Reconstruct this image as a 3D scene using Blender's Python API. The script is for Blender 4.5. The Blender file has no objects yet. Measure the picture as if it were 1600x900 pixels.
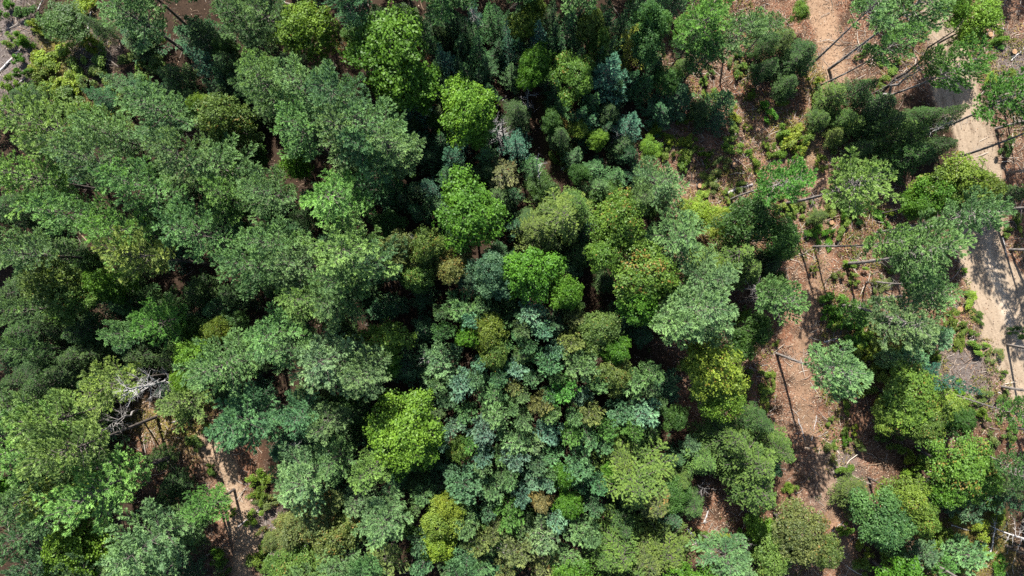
import bpy, math, random
import numpy as np
from mathutils import Vector

# ------------------------------------------------------------------ camera, light, exposure
S = bpy.context.scene
COL = S.collection
CAM_H = 68.0
LENS = 24.0
FPX = LENS / 36.0 * 1600.0
cam_d = bpy.data.cameras.new("camera")
cam_d.lens = LENS
cam_d.sensor_width = 36.0
cam_d.clip_end = 6000.0
cam = bpy.data.objects.new("camera", cam_d)
cam.location = (0, 0, CAM_H)
COL.objects.link(cam)
S.camera = cam

SUN_DIR = Vector((0.25, -0.97, -1.13)).normalized()      # the way the light travels
sun_el = math.asin(-SUN_DIR.z)
sun_az = math.atan2(-SUN_DIR.x, -SUN_DIR.y)              # from +Y, clockwise
sun_d = bpy.data.lights.new("sun", 'SUN')
sun_d.energy = 5.0
sun_d.angle = math.radians(0.53)
sun_d.color = (1.0, 0.955, 0.88)
sun = bpy.data.objects.new("sun", sun_d)
sun.rotation_euler = SUN_DIR.to_track_quat('-Z', 'Y').to_euler()
COL.objects.link(sun)

W = bpy.data.worlds.new("World")
S.world = W
W.use_nodes = True
wn = W.node_tree
sky = wn.nodes.new('ShaderNodeTexSky')
sky.sky_type = 'NISHITA'
sky.sun_disc = False
sky.sun_elevation = sun_el
sky.sun_rotation = sun_az
bg = wn.nodes['Background']
bg.inputs['Strength'].default_value = 0.08
wn.links.new(sky.outputs[0], bg.inputs['Color'])

S.view_settings.view_transform = 'Standard'
S.view_settings.look = 'None'
S.view_settings.exposure = 1.90
S.view_settings.gamma = 1.0
S.cycles.max_bounces = 6
S.cycles.diffuse_bounces = 3
S.cycles.transmission_bounces = 3
S.cycles.glossy_bounces = 2
S.cycles.use_denoising = False

rng = np.random.default_rng(11)
random.seed(5)

# ------------------------------------------------------------------ small helpers
def gz(x, y):
    x = np.asarray(x, float); y = np.asarray(y, float)
    return 0.3*np.sin(0.11*x+1.0) + 0.26*np.sin(0.13*y+0.07*x) + 0.12*np.sin(0.37*x-0.29*y+2.0) + 0.06*np.sin(0.9*x+0.4*y)

def at(px, py, z):
    d = CAM_H - z
    return (px-800.0)/FPX*d, (450.0-py)/FPX*d

def norm(a):
    return a/np.maximum(np.linalg.norm(a, axis=-1, keepdims=True), 1e-9)

class Soup:
    """collects triangles and quads with two numbers per corner point (shade of the leaf, autumn chance)"""
    def __init__(s):
        s.V = []; s.F3 = []; s.F4 = []; s.a = []; s.b = []; s.m3 = []; s.m4 = []; s.n = 0
    def add(s, V, F, a=0.5, b=1.0, mat=0):
        V = np.asarray(V, float).reshape(-1, 3); F = np.asarray(F, int)
        if len(V) == 0: return
        n = len(V)
        s.V.append(V)
        s.a.append(np.broadcast_to(np.asarray(a, float), (n,)).copy())
        s.b.append(np.broadcast_to(np.asarray(b, float), (n,)).copy())
        if F.shape[1] == 3:
            s.F3.append(F+s.n); s.m3.append(np.full(len(F), mat))
        else:
            s.F4.append(F+s.n); s.m4.append(np.full(len(F), mat))
        s.n += n
    def tube(s, P, R, sides=6, a=0.5, mat=0, cap=True):
        P = np.asarray(P, float); R = np.asarray(R, float); n = len(P)
        T = norm(np.gradient(P, axis=0))
        ref = np.array([0, 0, 1.0]) if abs(T[0, 2]) < 0.8 else np.array([1.0, 0, 0])
        U = norm(np.cross(T, ref)); Wv = np.cross(T, U)
        ang = np.arange(sides)/sides*2*math.pi
        ring = np.cos(ang)[None, :, None]*U[:, None]+np.sin(ang)[None, :, None]*Wv[:, None]
        V = (P[:, None]+ring*R[:, None, None]).reshape(-1, 3)
        i, j = np.meshgrid(np.arange(n-1), np.arange(sides), indexing='ij')
        j2 = (j+1) % sides
        F = np.stack([i*sides+j, i*sides+j2, (i+1)*sides+j2, (i+1)*sides+j], -1).reshape(-1, 4)
        s.add(V, F, a, 1.0, mat)
        if cap:
            Vc = np.vstack([V[-sides:], P[-1:]+T[-1:]*R[-1]*0.3])
            Fc = np.array([[k, (k+1) % sides, sides] for k in range(sides)])
            s.add(Vc, Fc, a, 1.0, mat)
    def mesh(s, name, mats, smooth=False):
        me = bpy.data.meshes.new(name)
        V = np.concatenate(s.V); a = np.concatenate(s.a); b = np.concatenate(s.b)
        F3 = np.concatenate(s.F3) if s.F3 else np.zeros((0, 3), int)
        F4 = np.concatenate(s.F4) if s.F4 else np.zeros((0, 4), int)
        mi = np.concatenate((s.m3 or [np.zeros(0, int)])+(s.m4 or [np.zeros(0, int)]))
        me.vertices.add(len(V)); me.vertices.foreach_set('co', V.astype(np.float32).ravel())
        L = np.concatenate([F3.ravel(), F4.ravel()])
        me.loops.add(len(L)); me.loops.foreach_set('vertex_index', L.astype(np.int32))
        st = np.concatenate([np.arange(len(F3))*3, len(F3)*3+np.arange(len(F4))*4])
        me.polygons.add(len(st)); me.polygons.foreach_set('loop_start', st.astype(np.int32))
        me.polygons.foreach_set('material_index', mi.astype(np.int32))
        if smooth: me.polygons.foreach_set('use_smooth', np.ones(len(st), bool))
        for nm, arr in (('tone', a), ('turn', b)):
            at_ = me.attributes.new(nm, 'FLOAT', 'POINT'); at_.data.foreach_set('value', arr.astype(np.float32))
        for m in mats: me.materials.append(m)
        me.update(calc_edges=True)
        return me

def link(name, mesh, parent=None, loc=None):
    o = bpy.data.objects.new(name, mesh); COL.objects.link(o)
    if parent is not None: o.parent = parent
    if loc is not None: o.location = loc
    return o

def thing(name, label, cat, loc, group=None):
    o = bpy.data.objects.new(name, None); COL.objects.link(o)
    o.empty_display_size = 0.5
    o.location = loc; o['label'] = label; o['category'] = cat
    if group: o['group'] = group
    return o

# ------------------------------------------------------------------ materials
def mat_new(name):
    m = bpy.data.materials.new(name); m.use_nodes = True
    nt = m.node_tree; nt.nodes.clear()
    out = nt.nodes.new('ShaderNodeOutputMaterial')
    return m, nt, out

def N(nt, t, **kw):
    n = nt.nodes.new(t)
    for k, v in kw.items(): setattr(n, k, v)
    return n

def mixc(nt, fac, A, B, blend='MIX'):
    n = N(nt, 'ShaderNodeMix', data_type='RGBA', blend_type=blend)
    for i, x in ((0, fac), (6, A), (7, B)):
        if hasattr(x, 'is_linked') or isinstance(x, bpy.types.NodeSocket): nt.links.new(x, n.inputs[i])
        elif i == 0: n.inputs[i].default_value = x
        else: n.inputs[i].default_value = (*x, 1.0)
    return n.outputs[2]

def foliage_mat(name, lo, hi, turn_col, trans=0.3, rough=0.5, spec=0.35):
    m, nt, out = mat_new(name)
    oi = N(nt, 'ShaderNodeObjectInfo')
    tone = N(nt, 'ShaderNodeAttribute', attribute_name='tone')
    turn = N(nt, 'ShaderNodeAttribute', attribute_name='turn')
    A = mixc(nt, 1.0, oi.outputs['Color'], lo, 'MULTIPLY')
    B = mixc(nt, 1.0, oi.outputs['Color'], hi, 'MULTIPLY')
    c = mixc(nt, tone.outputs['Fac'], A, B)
    lt = N(nt, 'ShaderNodeMath', operation='LESS_THAN')
    nt.links.new(turn.outputs['Fac'], lt.inputs[0]); nt.links.new(oi.outputs['Alpha'], lt.inputs[1])
    mul = N(nt, 'ShaderNodeMath', operation='MULTIPLY'); nt.links.new(lt.outputs[0], mul.inputs[0]); mul.inputs[1].default_value = 0.75
    c = mixc(nt, mul.outputs[0], c, turn_col)
    p = N(nt, 'ShaderNodeBsdfPrincipled')
    p.inputs['Roughness'].default_value = rough
    p.inputs['Specular IOR Level'].default_value = spec
    nt.links.new(c, p.inputs['Base Color'])
    tr = N(nt, 'ShaderNodeBsdfTranslucent')
    tc = mixc(nt, 1.0, c, (1.25, 1.3, 0.6), 'MULTIPLY')
    nt.links.new(tc, tr.inputs['Color'])
    mx = N(nt, 'ShaderNodeMixShader'); mx.inputs[0].default_value = trans
    nt.links.new(p.outputs[0], mx.inputs[1]); nt.links.new(tr.outputs[0], mx.inputs[2])
    nt.links.new(mx.outputs[0], out.inputs['Surface'])
    return m

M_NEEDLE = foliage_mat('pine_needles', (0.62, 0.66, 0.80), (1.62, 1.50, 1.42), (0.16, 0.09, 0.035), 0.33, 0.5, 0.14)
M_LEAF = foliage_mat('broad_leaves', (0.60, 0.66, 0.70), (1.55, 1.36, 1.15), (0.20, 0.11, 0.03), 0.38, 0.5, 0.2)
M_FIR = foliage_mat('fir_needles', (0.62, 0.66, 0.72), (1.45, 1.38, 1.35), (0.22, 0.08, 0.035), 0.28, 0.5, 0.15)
M_HEM = foliage_mat('hemlock_sprays', (0.58, 0.62, 0.68), (1.60, 1.42, 1.05), (0.26, 0.15, 0.05), 0.34, 0.5, 0.14)

def bark_mat(name, c1, c2, scale=6.0):
    m, nt, out = mat_new(name)
    tc = N(nt, 'ShaderNodeTexCoord')
    mp = N(nt, 'ShaderNodeMapping'); mp.inputs['Scale'].default_value = (1, 1, 0.25)
    nt.links.new(tc.outputs['Object'], mp.inputs[0])
    no = N(nt, 'ShaderNodeTexNoise'); no.inputs['Scale'].default_value = scale; no.inputs['Detail'].default_value = 5
    nt.links.new(mp.outputs[0], no.inputs['Vector'])
    rp = N(nt, 'ShaderNodeValToRGB')
    rp.color_ramp.elements[0].position = 0.32; rp.color_ramp.elements[0].color = (*c1, 1)
    rp.color_ramp.elements[1].position = 0.68; rp.color_ramp.elements[1].color = (*c2, 1)
    nt.links.new(no.outputs['Fac'], rp.inputs[0])
    p = N(nt, 'ShaderNodeBsdfPrincipled'); p.inputs['Roughness'].default_value = 0.9; p.inputs['Specular IOR Level'].default_value = 0.15
    nt.links.new(rp.outputs[0], p.inputs['Base Color'])
    bp = N(nt, 'ShaderNodeBump'); bp.inputs['Strength'].default_value = 0.6; bp.inputs['Distance'].default_value = 0.03
    nt.links.new(no.outputs['Fac'], bp.inputs['Height']); nt.links.new(bp.outputs[0], p.inputs['Normal'])
    nt.links.new(p.outputs[0], out.inputs['Surface'])
    return m

M_BARK = bark_mat('bark', (0.035, 0.029, 0.025), (0.11, 0.095, 0.085))
M_GREY = bark_mat('weathered_wood', (0.11, 0.10, 0.095), (0.26, 0.245, 0.235))
M_WHITE = bark_mat('bleached_wood', (0.17, 0.16, 0.155), (0.36, 0.345, 0.335))
M_CUT = bark_mat('fresh_cut_wood', (0.12, 0.075, 0.045), (0.25, 0.15, 0.08))

# ------------------------------------------------------------------ ground
def segdist(X, Y, pts):
    d = np.full(X.shape, 1e9); side = np.zeros(X.shape)
    for (x0, y0), (x1, y1) in zip(pts[:-1], pts[1:]):
        dx, dy = x1-x0, y1-y0; L2 = dx*dx+dy*dy
        t = np.clip(((X-x0)*dx+(Y-y0)*dy)/L2, 0, 1)
        dd = np.hypot(X-x0-t*dx, Y-y0-t*dy)
        sg = ((X-x0)*dy-(Y-y0)*dx)/math.sqrt(L2)
        k = dd < d
        side = np.where(k, sg, side); d = np.minimum(d, dd)
    return d, side

def inpoly(X, Y, poly):
    r = np.zeros(X.shape, bool); n = len(poly)
    for i in range(n):
        x0, y0 = poly[i]; x1, y1 = poly[(i+1) % n]
        if y0 == y1: continue
        c = ((y0 > Y) != (y1 > Y)) & (X < (x1-x0)*(Y-y0)/(y1-y0)+x0)
        r ^= c
    return r

def g2(pts): return [at(px, py, 0.0) for px, py in pts]

ROAD = g2([(1440, -330), (1462, -60), (1478, 50), (1500, 140), (1525, 220), (1533, 320), (1541, 410), (1566, 500), (1605, 585), (1690, 690), (1860, 860)])
TRAIL = g2([(1262, -330), (1272, -40), (1293, 50), (1310, 110), (1304, 160), (1278, 215), (1290, 300), (1290, 400), (1268, 500), (1250, 580), (1268, 670), (1292, 745), (1300, 800), (1340, 900), (1360, 1100)])
PATH = g2([(330, 690), (352, 735), (372, 795), (384, 850), (378, 905), (350, 1000), (330, 1200)])
CLEAR = [g2(p) for p in (
    [(1035, -60), (1620, -60), (1600, 20), (1480, 120), (1400, 130), (1330, 120), (1345, 190), (1420, 300), (1400, 360), (1320, 400), (1312, 470), (1330, 560), (1360, 650), (1390, 720), (1345, 800), (1360, 960), (1235, 960), (1232, 790), (1205, 690), (1150, 640), (1190, 560), (1205, 460), (1180, 400), (1110, 330), (1040, 325), (1025, 200), (1055, 120)],
    [(1030, 590), (1140, 590), (1180, 640), (1140, 720), (1060, 700)],
    [(205, 630), (330, 610), (400, 740), (425, 910), (320, 910), (300, 800), (205, 760)],
    [(1500, 0), (1640, 0), (1640, 900), (1560, 660), (1480, 640), (1440, 520), (1480, 440), (1560, 330), (1490, 130)],
    [(1060, 790), (1140, 760), (1170, 860), (1100, 890)],
    [(880, 790), (925, 780), (945, 840), (920, 880), (890, 850)],
    [(1305, 390), (1445, 400), (1455, 600), (1335, 620)],
    [(1130, 560), (1330, 560), (1390, 760), (1340, 820), (1180, 700)],
)]
GRASS = [g2(p) for p in (
    [(60, 60), (150, -10), (160, 60), (130, 150), (160, 190), (110, 200), (60, 160)],
    [(860, 150), (885, 150), (900, 260), (850, 250)],
    [(1310, 470), (1390, 480), (1480, 560), (1420, 640), (1340, 600)],
    [(1430, 850), (1560, 780), (1590, 900), (1420, 920)],
    [(1210, 190), (1280, 190), (1290, 240), (1220, 250)],
    [(90, 640), (250, 650), (340, 620), (300, 700)],
    [(1060, 310), (1150, 320), (1140, 380), (1080, 370)],
    [(1265, 90), (1300, 95), (1300, 160), (1265, 155)],
)]
SLASH = [g2(p) for p in (
    [(-20, 0), (75, 0), (60, 60), (50, 150), (-20, 160)],
    [(110, 40), (170, 20), (170, 110), (120, 120)],
    [(380, 800), (450, 800), (450, 880), (400, 880)],
    [(1450, 520), (1560, 560), (1570, 650), (1480, 640)],
    [(1560, 60), (1620, 60), (1620, 190), (1560, 170)],
    [(1280, 710), (1340, 710), (1345, 780), (1260, 800)],
)]

GX0, GX1, GY0, GY1, GS = -64.0, 64.0, -40.0, 44.0, 0.25
nx = int((GX1-GX0)/GS)+1; ny = int((GY1-GY0)/GS)+1
gx = np.linspace(GX0, GX1, nx); gy = np.linspace(GY0, GY1, ny)
X, Y = np.meshgrid(gx, gy, indexing='ij')

def vnoise(seed, scale):
    r = np.random.default_rng(seed)
    n0 = int((GX1-GX0)/scale)+3; n1 = int((GY1-GY0)/scale)+3
    g = r.random((n0, n1))
    u = (X-GX0)/scale; v = (Y-GY0)/scale
    i = u.astype(int); j = v.astype(int); fu = u-i; fv = v-j
    fu = fu*fu*(3-2*fu); fv = fv*fv*(3-2*fv)
    return (g[i, j]*(1-fu)*(1-fv)+g[i+1, j]*fu*(1-fv)+g[i, j+1]*(1-fu)*fv+g[i+1, j+1]*fu*fv)

def blur(A, k):
    for ax in (0, 1):
        c = np.cumsum(np.pad(A, [(k+1, k) if a == ax else (0, 0) for a in (0, 1)], mode='edge'), axis=ax)
        n = A.shape[ax]
        A = (np.take(c, np.arange(2*k+1, 2*k+1+n), axis=ax)-np.take(c, np.arange(0, n), axis=ax))/(2*k+1)
    return A

n1 = vnoise(1, 4.0); n2 = vnoise(2, 1.3); n3 = vnoise(3, 0.55); n4 = vnoise(4, 9.0)
wob = (n1-0.5)*1.6+(n2-0.5)*0.9+(n3-0.5)*0.5
dr, sr = segdist(X, Y, ROAD); dt, st_ = segdist(X, Y, TRAIL); dp, sp_ = segdist(X, Y, PATH)
sstep = lambda a, b, x: (lambda t: t*t*(3-2*t))(np.clip((x-a)/(b-a), 0, 1))
road_hw = 1.95+0.75*sstep(-at(0, 360, 0)[1], -at(0, 470, 0)[1], -Y)
w_road = 1-sstep(road_hw, road_hw+0.6, dr+wob*0.8)
trail_hw = np.where(Y > at(0, 170, 0)[1], 1.0, 0.8)
w_trail = (1-sstep(trail_hw*0.6, trail_hw*1.5, dt+wob*0.5))*np.where(Y > at(0, 170, 0)[1], 1.0, 0.55)
w_path = 1-sstep(0.7, 1.6, dp+wob*0.6)
def area(polys, k=4):
    a = np.zeros(X.shape)
    for p in polys: a = np.maximum(a, inpoly(X+wob*1.2, Y+wob[::-1]*1.2, p).astype(float))
    return blur(blur(a, k), k)
w_clear = area(CLEAR); w_grass = area(GRASS, 3)*np.clip(0.3+1.4*n2, 0, 1); w_slash = area(SLASH, 3)
w_clear = np.maximum(w_clear, np.clip((n4-0.62)*3, 0, 0.6)*(X > 12))

# relief: hummocks in the forest, wheel ruts on the road, tracks on the trail
rut = np.exp(-((np.abs(sr)-0.85)/0.32)**2)*(dr < 3.2)
trk = np.exp(-((np.abs(st_)-0.6)/0.25)**2)*(dt < 1.5)
Z = gz(X, Y) + (n3-0.5)*0.16*(1-w_road*0.85)*(1-0.6*np.maximum(w_trail, w_path)) + (n2-0.5)*0.22*(1-w_road) \
    - rut*0.10*w_road + np.exp(-(sr/0.35)**2)*0.05*w_road - trk*0.06*w_trail \
    + np.exp(-((dr-3.3)/0.5)**2)*0.22*np.clip(0.3+n2, 0, 1)
def zat(x, y):
    i = int(np.clip(round((x-GX0)/GS), 0, nx-1)); j = int(np.clip(round((y-GY0)/GS), 0, ny-1))
    return float(Z[i, j])

def ground_material():
    m, nt, out = mat_new('ground_litter')
    tc = N(nt, 'ShaderNodeTexCoord')
    A = N(nt, 'ShaderNodeAttribute', attribute_name='ways'); sa = N(nt, 'ShaderNodeSeparateColor'); nt.links.new(A.outputs['Color'], sa.inputs[0])
    B = N(nt, 'ShaderNodeAttribute', attribute_name='cover'); sb = N(nt, 'ShaderNodeSeparateColor'); nt.links.new(B.outputs['Color'], sb.inputs[0])
    def noise(sc, det=6, rough=0.6):
        n = N(nt, 'ShaderNodeTexNoise'); n.inputs['Scale'].default_value = sc; n.inputs['Detail'].default_value = det; n.inputs['Roughness'].default_value = rough
        nt.links.new(tc.outputs['Object'], n.inputs['Vector']); return n.outputs['Fac']
    def ramp(f, stops):
        r = N(nt, 'ShaderNodeValToRGB'); e = r.color_ramp.elements
        while len(e) < len(stops): e.new(0.5)
        for k, (p, c) in enumerate(stops): e[k].position = p; e[k].color = (*c, 1)
        nt.links.new(f, r.inputs[0]); return r.outputs[0]
    vo = N(nt, 'ShaderNodeTexVoronoi'); vo.inputs['Scale'].default_value = 9.0; nt.links.new(tc.outputs['Object'], vo.inputs['Vector'])
    vs = N(nt, 'ShaderNodeSeparateColor'); nt.links.new(vo.outputs['Color'], vs.inputs[0])
    fine = noise(5.0, 8, 0.75); mid = noise(0.7, 5); big = noise(0.16, 4)
    duff = ramp(fine, [(0.3, (0.020, 0.014, 0.010)), (0.55, (0.048, 0.033, 0.023)), (0.75, (0.09, 0.065, 0.045))])
    leaf = ramp(vs.outputs[0], [(0.0, (0.10, 0.055, 0.036)), (0.35, (0.19, 0.105, 0.068)), (0.62, (0.29, 0.18, 0.12)), (0.85, (0.30, 0.22, 0.16)), (1.0, (0.42, 0.34, 0.26))])
    red = ramp(vs.outputs[1], [(0.0, (0.13, 0.050, 0.028)), (0.6, (0.24, 0.115, 0.07)), (1.0, (0.32, 0.16, 0.09))])
    leaf = mixc(nt, ramp(big, [(0.42, (0, 0, 0)), (0.62, (0.75, 0.75, 0.75))]), leaf, red)
    leaf = mixc(nt, ramp(mid, [(0.36, (0.85, 0.85, 0.85)), (0.56, (0, 0, 0))]), leaf, duff)
    leaf = mixc(nt, ramp(noise(1.9, 6, 0.7), [(0.60, (0, 0, 0)), (0.72, (0.7, 0.7, 0.7))]), leaf, (0.46, 0.38, 0.30))
    c = mixc(nt, sb.outputs[0], duff, leaf)
    grass = ramp(fine, [(0.3, (0.06, 0.06, 0.015)), (0.5, (0.16, 0.15, 0.035)), (0.72, (0.27, 0.22, 0.07))])
    c = mixc(nt, sb.outputs[1], c, grass)
    grey = ramp(fine, [(0.3, (0.05, 0.045, 0.044)), (0.5, (0.15, 0.135, 0.13)), (0.72, (0.30, 0.285, 0.28))])
    c = mixc(nt, sb.outputs[2], c, grey)
    tr = ramp(fine, [(0.28, (0.19, 0.125, 0.08)), (0.5, (0.33, 0.235, 0.16)), (0.75, (0.46, 0.36, 0.26))])
    c = mixc(nt, sa.outputs[1], c, tr)
    pa = ramp(fine, [(0.28, (0.20, 0.15, 0.10)), (0.5, (0.36, 0.28, 0.20)), (0.75, (0.52, 0.45, 0.36))])
    c = mixc(nt, sa.outputs[2], c, pa)
    wh = N(nt, 'ShaderNodeAttribute', attribute_name='wheel')
    tn = N(nt, 'ShaderNodeTexNoise'); tn.inputs['Scale'].default_value = 1.0; tn.inputs['Detail'].default_value = 4
    nt.links.new(wh.outputs['Vector'], tn.inputs['Vector'])
    rd = ramp(fine, [(0.28, (0.24, 0.198, 0.148)), (0.5, (0.34, 0.288, 0.22)), (0.75, (0.43, 0.37, 0.29))])
    rd = mixc(nt, 1.0, rd, ramp(tn.outputs['Fac'], [(0.32, (0.66, 0.64, 0.62)), (0.46, (1, 1, 1)), (0.7, (1.12, 1.12, 1.12))]), 'MULTIPLY')
    c = mixc(nt, sa.outputs[0], c, rd)
    # pale dried sand on the lower stretch of the road
    ru = N(nt, 'ShaderNodeAttribute', attribute_name='sand')
    sandc = ramp(noise(3.0, 8, 0.8), [(0.35, (0.36, 0.30, 0.23)), (0.5, (0.52, 0.46, 0.37)), (0.65, (0.66, 0.61, 0.52))])
    c = mixc(nt, ru.outputs['Fac'], c, sandc)
    c = mixc(nt, 1.0, c, (0.51, 0.462, 0.43), 'MULTIPLY')
    p = N(nt, 'ShaderNodeBsdfPrincipled'); p.inputs['Roughness'].default_value = 0.95; p.inputs['Specular IOR Level'].default_value = 0.1
    nt.links.new(c, p.inputs['Base Color'])
    bp = N(nt, 'ShaderNodeBump'); bp.inputs['Strength'].default_value = 0.9; bp.inputs['Distance'].default_value = 0.06
    nt.links.new(fine, bp.inputs['Height']); nt.links.new(bp.outputs[0], p.inputs['Normal'])
    nt.links.new(p.outputs[0], out.inputs['Surface'])
    return m
M_GROUND = ground_material()

edge = np.minimum(np.minimum(X-GX0, GX1-X), np.minimum(Y-GY0, GY1-Y))
Z = Z*np.clip(edge/4, 0, 1)
# dried sand shows in streaks along the wheel tracks
streak = np.exp(-((sr+0.55)/0.75)**2)*sstep(at(0, 330, 0)[1], at(0, 430, 0)[1], Y)*np.clip(0.25+1.3*n3, 0, 1)*w_road
idx = np.arange(nx*ny).reshape(nx, ny)
Q = np.stack([idx[:-1, :-1], idx[1:, :-1], idx[1:, 1:], idx[:-1, 1:]], -1).reshape(-1, 4)
V = np.stack([X, Y, Z], -1).reshape(-1, 3)
def fmean(A): return (A[:-1, :-1]+A[1:, :-1]+A[1:, 1:]+A[:-1, 1:]).reshape(-1)/4
cls = np.zeros(len(Q), int)
cls[fmean(w_trail) > 0.3] = 2
cls[fmean(w_path) > 0.5] = 3
cls[fmean(w_road) > 0.5] = 1
def ground_part(name, k):
    F = Q[cls == k]; used, inv = np.unique(F, return_inverse=True)
    s = Soup(); s.add(V[used], inv.reshape(-1, 4))
    me = s.mesh(name, [M_GROUND], True)
    for nm, arrs in (('ways', (w_road, w_trail, w_path)), ('cover', (w_clear, w_grass, w_slash))):
        a = me.attributes.new(nm, 'FLOAT_COLOR', 'POINT')
        d = np.stack([q.reshape(-1)[used] for q in arrs]+[np.ones(len(used))], -1)
        a.data.foreach_set('color', d.astype(np.float32).ravel())
    a = me.attributes.new('wheel', 'FLOAT_VECTOR', 'POINT'); a.data.foreach_set('vector', np.stack([(sr+(n2-0.5)*0.5).reshape(-1)[used]*2.6, Y.reshape(-1)[used]*0.35, np.zeros(len(used))], -1).astype(np.float32).ravel())
    a = me.attributes.new('sand', 'FLOAT', 'POINT'); a.data.foreach_set('value', streak.reshape(-1)[used].astype(np.float32))
    o = link(name, me); o['kind'] = 'structure'
    return o
ground_part('forest_floor', 0); ground_part('dirt_road', 1); ground_part('forest_trail', 2); ground_part('sandy_path', 3)
far = Soup()
R0 = 3000.0
far.add([(-R0, -R0, 0), (R0, -R0, 0), (R0, GY0, 0), (-R0, GY0, 0), (-R0, GY1, 0), (R0, GY1, 0), (R0, R0, 0), (-R0, R0, 0),
         (GX0, GY0, 0), (GX0, GY1, 0), (GX1, GY0, 0), (GX1, GY1, 0)],
        [(0, 1, 2, 3), (4, 5, 6, 7), (3, 8, 9, 4), (10, 2, 5, 11)])
o = link('terrain', far.mesh('terrain', [M_GROUND])); o['kind'] = 'structure'

# ------------------------------------------------------------------ foliage building blocks
def frames(D):
    ref = np.where(np.abs(D[:, 2:3]) < 0.9, np.array([[0, 0, 1.0]]), np.array([[1.0, 0, 0]]))
    U = norm(np.cross(D, ref)); return U, np.cross(U, D)

def blades(s, C, D, n, length, width, spread, tone, turn, lift=0.0, r=rng, flat=0.32):
    """n narrow needle bunches at each point C, fanned about direction D"""
    C = np.repeat(C, n, 0); D = np.repeat(norm(D), n, 0); m = len(C)
    tone = np.repeat(tone, n); turn = np.repeat(turn, n)
    d = D+spread*r.normal(size=(m, 3)); d[:, 2] += lift; d = norm(d)
    w = norm(np.cross(d, np.array([[0, 0, 1.0]])+flat*r.normal(size=(m, 3))))
    L = length*r.uniform(0.65, 1.2, (m, 1)); h = width*r.uniform(0.7, 1.2, (m, 1))
    Vv = np.stack([C-w*h*0.5, C+w*h*0.5, C+d*L], 1).reshape(-1, 3)
    t = np.clip(tone+r.normal(0, 0.08, m), 0, 1)
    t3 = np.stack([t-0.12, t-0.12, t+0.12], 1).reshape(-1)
    s.add(Vv, np.arange(3*m).reshape(-1, 3), np.clip(t3, 0, 1), np.repeat(turn, 3))

def leaves(s, C, Nrm, size, tone, turn, tilt=0.6, r=rng):
    """one four-cornered leaf at each point C facing about Nrm"""
    m = len(C); n = norm(norm(Nrm)+tilt*r.normal(size=(m, 3)))
    u = norm(np.cross(n, r.normal(size=(m, 3)))); v = np.cross(n, u)
    L = size*r.uniform(0.7, 1.25, (m, 1)); h = L*r.uniform(0.55, 0.8, (m, 1))
    Vv = np.stack([C-u*L*0.5, C+v*h*0.5+n*L*0.08, C+u*L*0.5, C-v*h*0.5+n*L*0.08], 1).reshape(-1, 3)
    t = np.clip(tone+r.normal(0, 0.14, m), 0, 1)
    s.add(Vv, np.arange(4*m).reshape(-1, 4), np.repeat(t, 4), np.repeat(turn, 4))

def trunk_line(H, r, sway=0.25, n=9):
    z = np.linspace(-0.25, H, n); k = np.clip(z/H, 0, 1)
    ax, ay = r.uniform(0, 6.28, 2)
    return np.stack([sway*np.sin(k*2.2+ax)-sway*math.sin(ax), sway*np.sin(k*2.6+ay)-sway*math.sin(ay), z], -1)

def on_trunk(P, z):
    return np.array([np.interp(z, P[:, 2], P[:, 0]), np.interp(z, P[:, 2], P[:, 1]), z])

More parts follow.
